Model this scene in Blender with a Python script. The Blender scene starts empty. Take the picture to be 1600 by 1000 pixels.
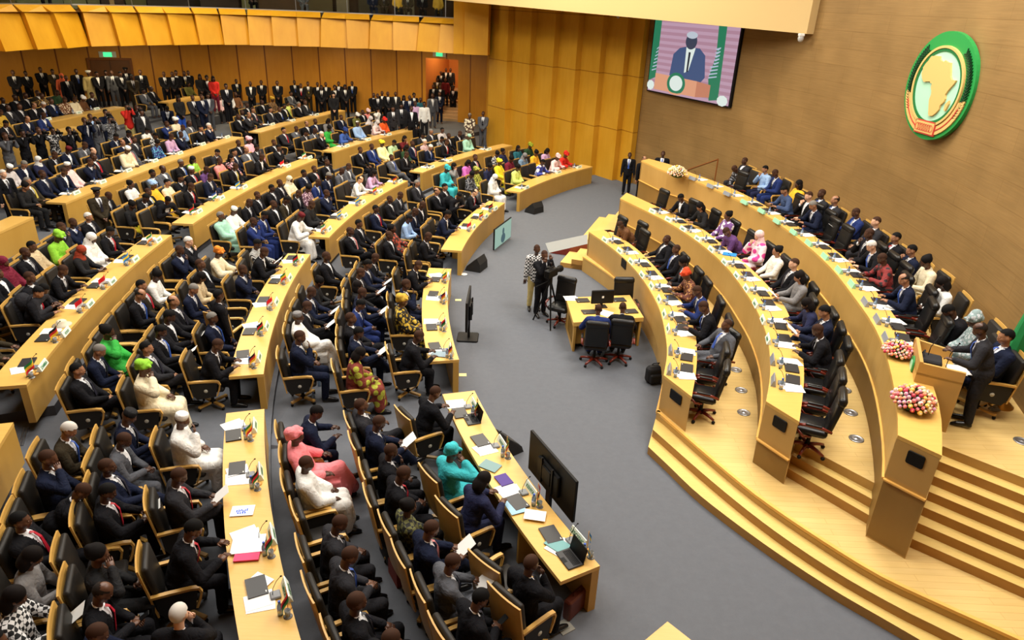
import bpy, bmesh, math, random
from mathutils import Vector, Matrix
from math import sin, cos, pi, radians, hypot, atan2
random.seed(7)
S = bpy.context.scene
COL = S.collection

# ------------------------------------------------------------------ camera
FOC = 1095.0; CAMH = 7.3
_dn = Vector((-110.0, 2400.0, FOC)).normalized(); _up = -_dn
_fw = (Vector((0, 0, 1)) - Vector((0, 0, 1)).dot(_up) * _up).normalized()
_rt = _fw.cross(_up)
if _rt[0] < 0: _rt = -_rt
RM = Matrix((_rt, _fw, _up))            # world = RM @ camera vector (x right, y down, z forward)
CAMP = Vector((0, 0, CAMH))

def ray(px, py): return RM @ Vector((px - 800.0, py - 500.0, FOC))
def at(px, py, z=0.0):
    """point of the room that the photo shows at a pixel, on the level z"""
    d = ray(px, py); t = (z - CAMH) / d.z
    return Vector((d.x * t, d.y * t, z))
def onwall(px, py, poly):
    """point of an upright wall (plan polyline) seen at a pixel"""
    d = ray(px, py)
    best = None
    for a, b in zip(poly[:-1], poly[1:]):
        ex, ey = b[0] - a[0], b[1] - a[1]
        den = d.x * ey - d.y * ex
        if abs(den) < 1e-9: continue
        t = (a[0] * ey - a[1] * ex) / den
        s = (a[0] * d.y - a[1] * d.x) / den
        if t > 0 and -0.001 <= s <= 1.001 and (best is None or t < best[0]): best = (t, (ex, ey))
    if best is None: return None
    t, e = best
    n = Vector((e[1], -e[0], 0)).normalized()
    if n.dot(Vector((d.x, d.y, 0))) > 0: n = -n
    return Vector((d.x * t, d.y * t, CAMH + d.z * t)), n
def project(p):
    c = RM.transposed() @ (Vector(p) - CAMP)
    return 800 + FOC * c.x / c.z, 500 + FOC * c.y / c.z

cam = bpy.data.cameras.new('camera'); cam.lens = FOC * 36 / 1600; cam.sensor_width = 36; cam.clip_end = 200
co = bpy.data.objects.new('camera', cam); COL.objects.link(co)
X = RM @ Vector((1, 0, 0)); Y = RM @ Vector((0, -1, 0)); Z = RM @ Vector((0, 0, -1))
co.matrix_world = Matrix(((X.x, Y.x, Z.x, 0), (X.y, Y.y, Z.y, 0), (X.z, Y.z, Z.z, CAMH), (0, 0, 0, 1)))
S.camera = co

# ------------------------------------------------------------------ world, lights, exposure
S.view_settings.view_transform = 'Standard'; S.view_settings.look = 'None'
S.view_settings.gamma = 1; S.view_settings.use_curve_mapping = False
S.view_settings.exposure = -0.10
w = bpy.data.worlds.new('world'); S.world = w; w.use_nodes = True
w.node_tree.nodes['Background'].inputs[0].default_value = (1.0, 0.92, 0.8, 1)
w.node_tree.nodes['Background'].inputs[1].default_value = 0.07

def area(name, loc, size, power, col, target=None, sy=None, spread=180):
    l = bpy.data.lights.new(name, 'AREA'); l.energy = power; l.color = col; l.size = size
    l.spread = radians(spread)
    if sy: l.shape = 'RECTANGLE'; l.size_y = sy
    o = bpy.data.objects.new(name, l); COL.objects.link(o); o.location = loc
    d = (Vector(target) - Vector(loc)) if target else Vector((0, 0, -1))
    o.rotation_euler = d.to_track_quat('-Z', 'Y').to_euler()
    return o
WARM = (1.0, 0.92, 0.76); NEUT = (1.0, 0.955, 0.88)
area('ceiling_light', (-3, 9, 12.5), 5, 900, NEUT)
area('ceiling_light', (-9, 14, 12.5), 5, 1000, NEUT)
area('ceiling_light', (-3, 19, 12.5), 5, 1100, NEUT)
area('ceiling_light', (-10, 25, 12.5), 5, 1100, WARM)
area('ceiling_light', (-2, 29, 12.5), 5, 1500, WARM)
area('ceiling_light', (6, 15, 12.5), 4, 1250, NEUT)
area('ceiling_light', (6, 8, 11.5), 4, 950, NEUT)
area('ceiling_light', (2, 24, 12.5), 4, 800, WARM)
area('ceiling_light', (-15, 33, 12.0), 5, 800, WARM, sy=5)

for gx, gy in ((-26, 34), (-20.5, 38), (-15, 40), (-10.5, 41.3), (-6, 41.3)):
    area('gallery_downlight', (gx, gy, 4.65), 1.6, 165, (1.0, .80, .5))
for gx, gy in ((-24, 37), (-16, 42), (-8, 43)):
    area('gallery_room_light', (gx, gy, 9.1), 1.5, 80, (1.0, .85, .6))
# ------------------------------------------------------------------ materials
def lin(c):
    return tuple(((v / 255.0) / 12.92 if v / 255.0 <= 0.04045 else ((v / 255.0 + 0.055) / 1.055) ** 2.4) for v in c)
MATS = {}
def mat(name, rgb, rough=0.6, metal=0.0, spec=0.4, emit=None, es=0.0, trans=0.0, coat=0.0, noise=0.0, nscale=8.0, alpha=None):
    if name in MATS: return MATS[name]
    m = bpy.data.materials.new(name); m.use_nodes = True
    nt = m.node_tree; b = nt.nodes['Principled BSDF']
    c = lin(rgb)
    b.inputs['Base Color'].default_value = (*c, 1); b.inputs['Roughness'].default_value = rough
    b.inputs['Metallic'].default_value = metal; b.inputs['Specular IOR Level'].default_value = spec
    b.inputs['Transmission Weight'].default_value = trans; b.inputs['Coat Weight'].default_value = coat
    if emit: b.inputs['Emission Color'].default_value = (*lin(emit), 1); b.inputs['Emission Strength'].default_value = es
    if alpha is not None: b.inputs['Alpha'].default_value = alpha
    if noise:
        tc = nt.nodes.new('ShaderNodeTexCoord'); nz = nt.nodes.new('ShaderNodeTexNoise'); nz.inputs['Scale'].default_value = nscale
        nz.inputs['Detail'].default_value = 4
        mx = nt.nodes.new('ShaderNodeMix'); mx.data_type = 'RGBA'
        mx.inputs[6].default_value = (*[v * (1 - noise) for v in c], 1); mx.inputs[7].default_value = (*[min(1, v * (1 + noise)) for v in c], 1)
        nt.links.new(tc.outputs['Object'], nz.inputs['Vector']); nt.links.new(nz.outputs['Fac'], mx.inputs[0]); nt.links.new(mx.outputs[2], b.inputs['Base Color'])
    MATS[name] = m
    return m

def wood(name, rgb, rgb2, rough=0.4, scale=(1.2, 14, 14), coord='UV', seams=None, mortar=(0.4, 0.3, 0.15), bw=2.4, bh=2.4, msize=0.006, coat=0.0, vary=0.25):
    """wood grain from stretched noise, optional panel joints (brick pattern in metres on the UV map)"""
    m = bpy.data.materials.new(name); m.use_nodes = True; nt = m.node_tree; N = nt.nodes; L = nt.links
    b = N['Principled BSDF']; b.inputs['Roughness'].default_value = rough; b.inputs['Coat Weight'].default_value = coat
    b.inputs['Specular IOR Level'].default_value = 0.4
    tc = N.new('ShaderNodeTexCoord'); mp = N.new('ShaderNodeMapping'); mp.inputs['Scale'].default_value = scale
    L.new(tc.outputs[coord], mp.inputs[0])
    nz = N.new('ShaderNodeTexNoise'); nz.inputs['Scale'].default_value = 1.0; nz.inputs['Detail'].default_value = 6; nz.inputs['Roughness'].default_value = 0.65
    L.new(mp.outputs[0], nz.inputs['Vector'])
    nz2 = N.new('ShaderNodeTexNoise'); nz2.inputs['Scale'].default_value = 0.7; L.new(tc.outputs[coord], nz2.inputs['Vector'])
    ad = N.new('ShaderNodeMath'); ad.operation = 'MULTIPLY_ADD'; ad.inputs[1].default_value = 0.6
    L.new(nz2.outputs['Fac'], ad.inputs[0]); 
    ml = N.new('ShaderNodeMath'); ml.operation = 'MULTIPLY'; ml.inputs[1].default_value = 0.6; L.new(nz.outputs['Fac'], ml.inputs[0]); L.new(ml.outputs[0], ad.inputs[2])
    cr = N.new('ShaderNodeMix'); cr.data_type = 'RGBA'; cr.inputs[6].default_value = (*lin(rgb), 1); cr.inputs[7].default_value = (*lin(rgb2), 1)
    mr = N.new('ShaderNodeMapRange'); mr.inputs[1].default_value = 0.4; mr.inputs[2].default_value = 0.8; L.new(ad.outputs[0], mr.inputs[0]); L.new(mr.outputs[0], cr.inputs[0])
    out = cr.outputs[2]
    if seams:
        bk = N.new('ShaderNodeTexBrick'); bk.inputs['Scale'].default_value = 1.0; bk.inputs['Mortar Size'].default_value = msize
        bk.inputs['Brick Width'].default_value = bw; bk.inputs['Row Height'].default_value = bh; bk.offset = 0.5 if seams == 'stagger' else 0.0
        bk.inputs['Color1'].default_value = (1, 1, 1, 1); v = 1 - vary; bk.inputs['Color2'].default_value = (v, v, v, 1)
        bk.inputs['Mortar'].default_value = (*mortar, 1); bk.inputs['Mortar Smooth'].default_value = 0.1
        L.new(tc.outputs[coord], bk.inputs['Vector'])
        mu = N.new('ShaderNodeMix'); mu.data_type = 'RGBA'; mu.blend_type = 'MULTIPLY'; mu.inputs[0].default_value = 1
        L.new(out, mu.inputs[6]); L.new(bk.outputs['Color'], mu.inputs[7]); out = mu.outputs[2]
    L.new(out, b.inputs['Base Color'])
    MATS[name] = m
    return m
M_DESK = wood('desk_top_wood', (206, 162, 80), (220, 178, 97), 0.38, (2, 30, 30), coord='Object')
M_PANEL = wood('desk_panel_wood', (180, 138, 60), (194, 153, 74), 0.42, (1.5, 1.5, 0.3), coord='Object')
M_PANELX = wood('podium_panel_wood', (180, 142, 76), (194, 156, 90), 0.4, (1.2, 1.2, 0.25), coord='Object')
M_EDGE = wood('light_wood_edge', (226, 172, 84), (238, 190, 104), 0.35, (4, 4, 4), coord='Object')
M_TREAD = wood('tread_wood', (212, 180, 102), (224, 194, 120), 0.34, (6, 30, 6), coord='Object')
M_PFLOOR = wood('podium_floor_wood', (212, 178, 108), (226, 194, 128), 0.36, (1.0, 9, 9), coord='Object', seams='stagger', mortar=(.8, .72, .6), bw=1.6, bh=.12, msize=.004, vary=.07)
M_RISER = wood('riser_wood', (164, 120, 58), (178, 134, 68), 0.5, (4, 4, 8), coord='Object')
M_STONE = wood('brown_panel_wall', (128, 100, 58), (154, 122, 74), 0.5, (1.0, 26, 1), seams='stagger', mortar=(.8, .76, .7), bw=3.2, bh=0.46, msize=.008, vary=.08)
M_YWALL = wood('yellow_wood_wall', (192, 138, 28), (206, 154, 44), 0.42, (5, 0.7, 1), seams='grid', mortar=(.55, .45, .3), bw=50, bh=2.3, msize=.02, vary=.05)
M_BACKW = wood('orange_wood_wall', (186, 124, 26), (204, 142, 40), 0.5, (5, 0.7, 1), seams='grid', mortar=(.3, .2, .1), bw=1.55, bh=30, msize=.04, vary=.15)
M_FASCIA = wood('fascia_wood', (206, 146, 20), (220, 162, 34), 0.45, (3, 3, 1), coord='Object')
M_BEIGE = mat('beige_plaster', (200, 172, 118), 0.8)
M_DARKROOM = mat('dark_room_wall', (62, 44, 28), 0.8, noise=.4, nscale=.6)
M_ORANGE = mat('orange_passage_wall', (196, 128, 60), 0.6)
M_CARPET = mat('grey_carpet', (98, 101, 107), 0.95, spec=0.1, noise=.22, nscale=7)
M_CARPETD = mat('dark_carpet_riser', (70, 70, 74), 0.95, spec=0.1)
def carpet_fix(m):
    nt = m.node_tree; nz = [n for n in nt.nodes if n.type == 'TEX_NOISE'][0]; nz.inputs['Detail'].default_value = 12; nz.inputs['Roughness'].default_value = .8
carpet_fix(M_CARPET)
M_BLACK = mat('black_plastic', (13, 13, 14), 0.5, spec=.2)
M_LEATHER = mat('black_leather', (20, 20, 20), 0.35, spec=0.35, noise=.15, nscale=20)
M_LEATHERC = mat('charcoal_leather', (36, 33, 30), 0.5, spec=0.25, noise=.1, nscale=20)
M_RWOOD = mat('red_brown_wood', (112, 36, 22), 0.3, coat=.3, noise=.2, nscale=12)
M_SHELL = mat('chair_wood', (200, 156, 80), 0.38, noise=.12, nscale=9)
M_METAL = mat('brushed_metal', (170, 172, 176), 0.35, metal=.9)
M_BRASS = mat('brass', (190, 140, 60), 0.3, metal=.9)
M_PAPER = mat('white_paper', (240, 240, 236), 0.8)
M_GLASS = mat('clear_glass', (225, 240, 242), 0.05, trans=1.0)
M_BOTTLE = mat('bottle_plastic', (150, 175, 200), 0.12, trans=.6)
M_BLUE = mat('bottle_blue', (50, 90, 190), 0.4)
M_WHITE = mat('white_plastic', (228, 228, 222), 0.4)

# ------------------------------------------------------------------ mesh helpers
class MB:
    def __init__(s): s.v = []; s.f = []; s.mi = []; s.uv = {}
    def face(s, idx, mi=0, uv=None):
        if uv: s.uv[len(s.f)] = uv
        s.f.append(tuple(idx)); s.mi.append(mi)
    def add(s, pts): b = len(s.v); s.v.extend([tuple(p) for p in pts]); return b
    def quad(s, a, b, c, d, mi=0, uv=None): i = s.add((a, b, c, d)); s.face((i, i + 1, i + 2, i + 3), mi, uv)
    def box(s, c, d, rot=0.0, mi=0, taper=1.0, M=None):
        hx, hy, hz = d[0] / 2, d[1] / 2, d[2] / 2; P = []
        for z, t in ((-hz, 1.0), (hz, taper)):
            for x, y in ((-hx, -hy), (hx, -hy), (hx, hy), (-hx, hy)): P.append(Vector((x * t, y * t, z)))
        if M is None: M = Matrix.Rotation(rot, 3, 'Z')
        i = s.add([M @ p + Vector(c) for p in P])
        for q in ((3, 2, 1, 0), (4, 5, 6, 7), (0, 1, 5, 4), (1, 2, 6, 5), (2, 3, 7, 6), (3, 0, 4, 7)): s.face([i + k for k in q], mi)
        return s
    def rbox(s, c, d, r=0.03, rot=0.0, mi=0, M=None, seg=3):
        """box with rounded edges in its plan outline and softened top and bottom rims"""
        hx, hy, hz = d[0] / 2, d[1] / 2, d[2] / 2; r = min(r, hx * .95, hy * .95); rz = min(r, hz * .9)
        def ring(inset, z):
            o = []
            for sx, sy, a0 in ((1, 1, 0), (-1, 1, pi / 2), (-1, -1, pi), (1, -1, 1.5 * pi)):
                for k in range(seg + 1):
                    a = a0 + k * pi / 2 / seg
                    o.append(Vector((sx * (hx - r) + (r - inset) * cos(a), sy * (hy - r) + (r - inset) * sin(a), z)))
            return o
        if M is None: M = Matrix.Rotation(rot, 3, 'Z')
        q = rz * .3; rings = [ring(min(rz * .7, r * .8), -hz), ring(q * .4, -hz + rz * .6), ring(0, -hz + rz), ring(0, hz - rz), ring(q * .4, hz - rz * .6), ring(min(rz * .7, r * .8), hz)]
        n = len(rings[0]); i = s.add([M @ p + Vector(c) for rg in rings for p in rg])
        s.face([i + k for k in range(n)][::-1], mi); s.face([i + 5 * n + k for k in range(n)], mi)
        for a in range(5):
            for k in range(n): s.face((i + a * n + k, i + a * n + (k + 1) % n, i + (a + 1) * n + (k + 1) % n, i + (a + 1) * n + k), mi)
        return s
    def tube(s, pts, r, seg=8, mi=0, cap=True):
        pts = [Vector(p) for p in pts]; n = len(pts)
        rs = r if isinstance(r, (list, tuple)) else [r] * n
        rings = []; ref = None
        for k in range(n):
            t = (pts[min(k + 1, n - 1)] - pts[max(k - 1, 0)]).normalized()
            if ref is None: ref = Vector((0, 0, 1)) if abs(t.z) < .9 else Vector((1, 0, 0))
            u = t.cross(ref).normalized(); v = t.cross(u).normalized(); ref = u.cross(t) if False else ref
            rings.append([pts[k] + rs[k] * (cos(2 * pi * j / seg) * u + sin(2 * pi * j / seg) * v) for j in range(seg)])
        i = s.add([p for rg in rings for p in rg])
        for a in range(n - 1):
            for j in range(seg): s.face((i + a * seg + j, i + a * seg + (j + 1) % seg, i + (a + 1) * seg + (j + 1) % seg, i + (a + 1) * seg + j), mi)
        if cap: s.face([i + j for j in range(seg)][::-1], mi); s.face([i + (n - 1) * seg + j for j in range(seg)], mi)
        return s
    def lathe(s, prof, c=(0, 0, 0), seg=16, mi=0):
        i = s.add([(c[0] + r * cos(2 * pi * j / seg), c[1] + r * sin(2 * pi * j / seg), c[2] + z) for r, z in prof for j in range(seg)])
        n = len(prof)
        for a in range(n - 1):
            for j in range(seg): s.face((i + a * seg + j, i + a * seg + (j + 1) % seg, i + (a + 1) * seg + (j + 1) % seg, i + (a + 1) * seg + j), mi)
        s.face([i + j for j in range(seg)][::-1], mi); s.face([i + (n - 1) * seg + j for j in range(seg)], mi)
        return s
    def ball(s, c, r, seg=12, rg=8, mi=0, M=None):
        r = r if isinstance(r, (tuple, list)) else (r, r, r); P = []
        for a in range(1, rg):
            t = pi * a / rg
            for j in range(seg): P.append(Vector((r[0] * sin(t) * cos(2 * pi * j / seg), r[1] * sin(t) * sin(2 * pi * j / seg), r[2] * cos(t))))
        P += [Vector((0, 0, r[2])), Vector((0, 0, -r[2]))]
        if M is not None: P = [M @ p for p in P]
        i = s.add([p + Vector(c) for p in P]); n = (rg - 1) * seg
        for a in range(rg - 2):
            for j in range(seg): s.face((i + a * seg + j, i + (a + 1) * seg + j, i + (a + 1) * seg + (j + 1) % seg, i + a * seg + (j + 1) % seg), mi)
        for j in range(seg):
            s.face((i + n, i + j, i + (j + 1) % seg), mi); s.face((i + n + 1, i + (rg - 2) * seg + (j + 1) % seg, i + (rg - 2) * seg + j), mi)
        return s
    def prism(s, poly, z0, z1, mi=0, side=None, top=True):
        n = len(poly); ar = sum(poly[k][0] * poly[(k + 1) % n][1] - poly[(k + 1) % n][0] * poly[k][1] for k in range(n))
        if ar < 0: poly = poly[::-1]
        i = s.add([(p[0], p[1], z0) for p in poly] + [(p[0], p[1], z1) for p in poly])
        for k in range(n): s.face((i + k, i + (k + 1) % n, i + n + (k + 1) % n, i + n + k), mi if side is None else side)
        s.face([i + n + k for k in range(n)], mi); s.face([i + k for k in range(n)][::-1], mi)
        return s
    def strip(s, pa, pb, z0, z1, mi=0, side=None):
        """solid band between two plan polylines with the same number of points"""
        n = len(pa); u = 0.0
        i = s.add([(p[0], p[1], z) for z in (z0, z1) for q in (pa, pb) for p in q])
        A0, B0, A1, B1 = i, i + n, i + 2 * n, i + 3 * n; sd = mi if side is None else side
        for k in range(n - 1):
            s.face((A1 + k, A1 + k + 1, B1 + k + 1, B1 + k), mi); s.face((A0 + k, B0 + k, B0 + k + 1, A0 + k + 1), mi)
            s.face((A0 + k, A0 + k + 1, A1 + k + 1, A1 + k), sd); s.face((B0 + k, B1 + k, B1 + k + 1, B0 + k + 1), sd)
        s.face((A0, A1, B1, B0), sd); s.face((A0 + n - 1, B0 + n - 1, B1 + n - 1, A1 + n - 1), sd)
        return s
    def sheet(s, pl, z0, z1, mi=0, uoff=0.0):
        u = uoff
        for a, b in zip(pl[:-1], pl[1:]):
            l = hypot(b[0] - a[0], b[1] - a[1])
            s.quad((a[0], a[1], z0), (b[0], b[1], z0), (b[0], b[1], z1), (a[0], a[1], z1), mi, ((u, z0), (u + l, z0), (u + l, z1), (u, z1))); u += l
        return s
    def mesh(s, name, mats, smooth=False):
        me = bpy.data.meshes.new(name); me.from_pydata(s.v, [], s.f)
        for m in mats: me.materials.append(m)
        me.polygons.foreach_set('material_index', s.mi)
        if s.uv:
            ul = me.uv_layers.new(name='UVMap')
            for fi, p in enumerate(me.polygons):
                if fi in s.uv:
                    for li, uvv in zip(p.loop_indices, s.uv[fi]): ul.data[li].uv = uvv
        if smooth: me.polygons.foreach_set('use_smooth', [True] * len(me.polygons))
        bm = bmesh.new(); bm.from_mesh(me); bmesh.ops.recalc_face_normals(bm, faces=bm.faces); bm.to_mesh(me); bm.free()
        me.update()
        return me

def obj(name, mb, mats, parent=None, smooth=False):
    me = mb.mesh(name, mats if isinstance(mats, (list, tuple)) else [mats], smooth) if isinstance(mb, MB) else mb
    o = bpy.data.objects.new(name, me); COL.objects.link(o)
    if parent is not None: o.parent = parent
    return o
def tag(o, label, cat, group=None, kind=None):
    o['label'] = label
    if cat: o['category'] = cat
    if group: o['group'] = group
    if kind: o['kind'] = kind
    return o
def struct(name, mb, mats, smooth=False, label=None):
    o = obj(name, mb, mats, None, smooth); o['kind'] = 'structure'
    if label: o['label'] = label
    return o
def empty(name, loc, rz=0.0):
    o = bpy.data.objects.new(name, None); COL.objects.link(o); o.location = loc; o.rotation_euler = (0, 0, rz); o.empty_display_size = .1
    return o
def copy_tree(o, parent=None):
    c = o.copy(); COL.objects.link(c)
    if parent is not None: c.parent = parent
    for ch in o.children: copy_tree(ch, c)
    return c
def circ3(pts):
    """least squares circle in plan"""
    n = len(pts); mx = sum(p[0] for p in pts) / n; my = sum(p[1] for p in pts) / n
    su = sv = suu = svv = suv = suuu = svvv = suvv = svuu = 0
    for p in pts:
        u, v = p[0] - mx, p[1] - my
        suu += u * u; svv += v * v; suv += u * v; suuu += u ** 3; svvv += v ** 3; suvv += u * v * v; svuu += v * u * u
    a, b = (suuu + suvv) / 2, (svvv + svuu) / 2; D = suu * svv - suv * suv
    uc, vc = (a * svv - b * suv) / D, (b * suu - a * suv) / D
    return (mx + uc, my + vc), math.sqrt(uc * uc + vc * vc + (suu + svv) / n)
def arc(c, r, a0, a1, n):
    return [(c[0] + r * cos(a0 + (a1 - a0) * k / (n - 1)), c[1] + r * sin(a0 + (a1 - a0) * k / (n - 1))) for k in range(n)]
def offs(pl, d):
    """shift a plan polyline sideways (left of its direction for d > 0)"""
    out = []
    for k, p in enumerate(pl):
        a = pl[max(k - 1, 0)]; b = pl[min(k + 1, len(pl) - 1)]; t = Vector((b[0] - a[0], b[1] - a[1])).normalized()
        out.append((p[0] - t.y * d, p[1] + t.x * d))
    return out
def resample(pl, n):
    L = [0.0]
    for a, b in zip(pl[:-1], pl[1:]): L.append(L[-1] + hypot(b[0] - a[0], b[1] - a[1]))
    out = []
    for k in range(n):
        t = L[-1] * k / (n - 1); j = 0
        while j < len(pl) - 2 and L[j + 1] < t: j += 1
        q = (t - L[j]) / max(1e-9, L[j + 1] - L[j]); out.append((pl[j][0] + (pl[j + 1][0] - pl[j][0]) * q, pl[j][1] + (pl[j + 1][1] - pl[j][1]) * q))
    return out
def smooth_pl(pl, n=24):
    """Catmull-Rom through plan points"""
    P = [Vector(p[:2]) for p in pl]; P = [2 * P[0] - P[1]] + P + [2 * P[-1] - P[-2]]; out = []
    for k in range(1, len(P) - 2):
        for j in range(6):
            t = j / 6; a, b, c, d = P[k - 1], P[k], P[k + 1], P[k + 2]
            q = .5 * ((2 * b) + (c - a) * t + (2 * a - 5 * b + 4 * c - d) * t * t + (3 * b - a - 3 * c + d) * t ** 3); out.append((q.x, q.y))
    out.append(tuple(P[-2])); return resample(out, n)
# ------------------------------------------------------------------ levels
T = {1: 0.0, 2: 0.12, 3: 0.32, 4: 0.55, 5: 1.0, 6: 1.1}
P1, P2, P3 = 0.45, 0.92, 1.48
DESKPX = {
 'b1R1': [(735,611),(762,655),(780,685),(807,720),(857,795),(900,825),(945,881)],
 'b2R1': [(706,420),(701,457),(701,500),(707,532),(717,562)],
 'b3R1': [(720,392),(735,367),(762,340),(789,317)],
 'b4R1': [(815,301),(875,275),(924,260)],
 'b1R2': [(403,640),(406,702),(415,757),(432,825),(452,897),(490,1000)],
 'b2R2': [(405,585),(425,525),(450,470),(482,397)],
 'b3R2': [(507,371),(550,342),(600,305),(635,282)],
 'b4R2': [(662,270),(725,247),(799,227)],
 'b2R3': [(53,600),(75,560),(105,515),(147,467),(190,430),(225,405),(265,367)],
 'b1R3': [(19,660),(0,697)],
 'b3R3': [(302,350),(350,315),(400,287),(450,270),(499,249)],
 'b4R3': [(526,238),(575,222),(644,202)],
 'b2R4': [(0,360),(56,339)],
 'b3R4': [(99,317),(200,280),(300,242),(376,214)],
 'b4R4': [(406,207),(475,190),(535,172)],
 'b3R5': [(45,222),(88,209),(126,198)],
 'b3R6': [(0,207),(100,186),(192,167)],
 'b4R6': [(271,161),(311,150)]}
ROWC = {}
for r in (1, 2, 3, 4):
    pts = [at(x, y, T[r] + .75) for k, v in DESKPX.items() if k.endswith('R%d' % r) for x, y in v]
    ROWC[r] = circ3(pts)
pts6 = [at(x, y, T[6] + .75) for k in ('b3R6', 'b4R6') for x, y in DESKPX[k]]
ROWC[6] = ((ROWC[4][0][0], ROWC[4][0][1] + 2), 0)
ROWC[6] = (ROWC[6][0], sum(hypot(p.x - ROWC[6][0][0], p.y - ROWC[6][0][1]) for p in pts6) / len(pts6))
p5 = [at(x, y, T[5] + .75) for x, y in DESKPX['b3R5']]
ROWC[5] = (ROWC[6][0], sum(hypot(p.x - ROWC[6][0][0], p.y - ROWC[6][0][1]) for p in p5) / 3)
def row_angle(r, p): c = ROWC[r][0]; return atan2(p[1] - c[1], p[0] - c[0])

# ------------------------------------------------------------------ carpeted floor and tiers
fl = MB(); fl.prism([(-46, -4), (14, -4), (14, 62), (-46, 62)], -.2, 0)
struct('floor', fl, [M_CARPET])
def row_arc(r, y0, y1, n=48, d=0.0):
    c, R = ROWC[r]; R = R + d
    a0 = pi - math.asin(max(-1, min(1, (y0 - c[1]) / R))); a1 = pi - math.asin(max(-1, min(1, (y1 - c[1]) / R)))
    return arc(c, R, a0, a1, n)
for r in (2, 3, 4, 5, 6):
    ytop = {2: 36.0, 3: 44.9, 4: 44.9, 5: 44.9, 6: 44.9}[r]
    a = row_arc(r, 2.0, ytop, 60, -.03 if r < 5 else -.25)
    if r == 3:
        b = []
        for p in a:
            if 9.0 < p[1] < 10.1: b.append((p[0] - 1.7, p[1]))
            else: b.append(p)
        a = b
    a = [(min(p[0], -2.2) if p[1] > 37.9 else p[0], p[1]) for p in a]
    if r == 2: a = a + [(-.6, 36.9), (-2.1, 38.3), (-2.2, 44.9)]
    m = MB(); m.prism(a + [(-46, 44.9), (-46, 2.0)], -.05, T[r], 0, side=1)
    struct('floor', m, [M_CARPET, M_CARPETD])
def floor_z(x, y):
    for r in (6, 5, 4, 3, 2):
        if hypot(x - ROWC[r][0][0], y - ROWC[r][0][1]) > ROWC[r][1] and x < 0: return T[r]
    return 0.0
nz = MB()
for q in (0, 1):
    a, b = at(38 + q * 5, 668, .13), at(31 + q * 4, 696, .13)
    nz.box(((a + b) / 2), ((b - a).length, .03, .02), atan2(b.y - a.y, b.x - a.x))
struct('trim_1', nz, [M_METAL])

# ------------------------------------------------------------------ walls
BACK = smooth_pl([(-42, 22), (-34, 33), (-27.3, 38.9), (-20.5, 42.6), (-14.8, 44.2), (-10, 44.9), (-6.6, 44.9), (-3.9, 44.4), (-2.15, 43.6)], 40)
m = MB(); m.sheet(BACK, -.1, 5.2)
# doorway openings are cut out of the back wall
def wall_with_holes(pl, z0, z1, holes, mi=0):
    mb = MB(); u = 0.0
    for a, b in zip(pl[:-1], pl[1:]):
        l = hypot(b[0] - a[0], b[1] - a[1]); cuts = sorted(set([0.0, l] + [min(max(h[0] - u, 0), l) for h in holes] + [min(max(h[1] - u, 0), l) for h in holes]))
        for s0, s1 in zip(cuts[:-1], cuts[1:]):
            if s1 - s0 < 1e-6: continue
            mid = u + (s0 + s1) / 2; zz = z0
            for h in holes:
                if h[0] < mid < h[1]: zz = h[2]
            p = (a[0] + (b[0] - a[0]) * s0 / l, a[1] + (b[1] - a[1]) * s0 / l); q = (a[0] + (b[0] - a[0]) * s1 / l, a[1] + (b[1] - a[1]) * s1 / l)
            mb.quad((*p, zz), (*q, zz), (*q, z1), (*p, z1), mi, ((u + s0, zz), (u + s1, zz), (u + s1, z1), (u + s0, z1)))
        u += l
    return mb
def dist_along(pl, p):
    u = 0; best = (1e9, 0)
    for a, b in zip(pl[:-1], pl[1:]):
        l = hypot(b[0] - a[0], b[1] - a[1]); t = max(0, min(1, ((p[0] - a[0]) * (b[0] - a[0]) + (p[1] - a[1]) * (b[1] - a[1])) / l / l))
        d = hypot(a[0] + (b[0] - a[0]) * t - p[0], a[1] + (b[1] - a[1]) * t - p[1])
        if d < best[0]: best = (d, u + l * t)
        u += l
    return best[1]
dA, nA = onwall(139, 94, BACK); dB, _ = onwall(202, 94, BACK)
dC, nC = onwall(665, 91, BACK); dD, _ = onwall(716, 93, BACK)
zd1, zd2 = (dA.z + dB.z) / 2, (dC.z + dD.z) / 2
m = wall_with_holes(BACK, -.1, 7.6, [(dist_along(BACK, dC), dist_along(BACK, dD), zd2)])
struct('wall_back', m, [M_BACKW])
# closed double door left of the crowd
dn = Vector((dB.x - dA.x, dB.y - dA.y)).normalized(); dang = atan2(dn.y, dn.x); nrm = Vector((dn.y, -dn.x, 0))
if nrm.dot(Vector((0, -1, 0))) < 0: nrm = -nrm
mid = (dA + dB) / 2; dw = (dB - dA).length
door = MB()
door.box((mid.x + nrm.x * .03, mid.y + nrm.y * .03, (zd1 + T[6]) / 2), (dw, .06, zd1 - T[6]), dang)
dr = struct('door_1', door, [mat('dark_door_wood', (96, 58, 22), .45, noise=.2, nscale=3)])
t = MB()
for s in (-1, 1):
    c = mid + Vector((dn.x, dn.y, 0)) * s * (dw / 2 + .06); t.box((c.x + nrm.x * .06, c.y + nrm.y * .06, (zd1 + T[6]) / 2), (.12, .14, zd1 - T[6]), dang)
t.box((mid.x + nrm.x * .06, mid.y + nrm.y * .06, zd1 + .06), (dw + .24, .14, .12), dang)
t.box((mid.x + nrm.x * .075, mid.y + nrm.y * .075, (zd1 + T[6]) / 2), (.03, .04, zd1 - T[6]), dang, 1)
obj('door_frame', t, [M_BACKW, M_DARKROOM], dr)
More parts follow.
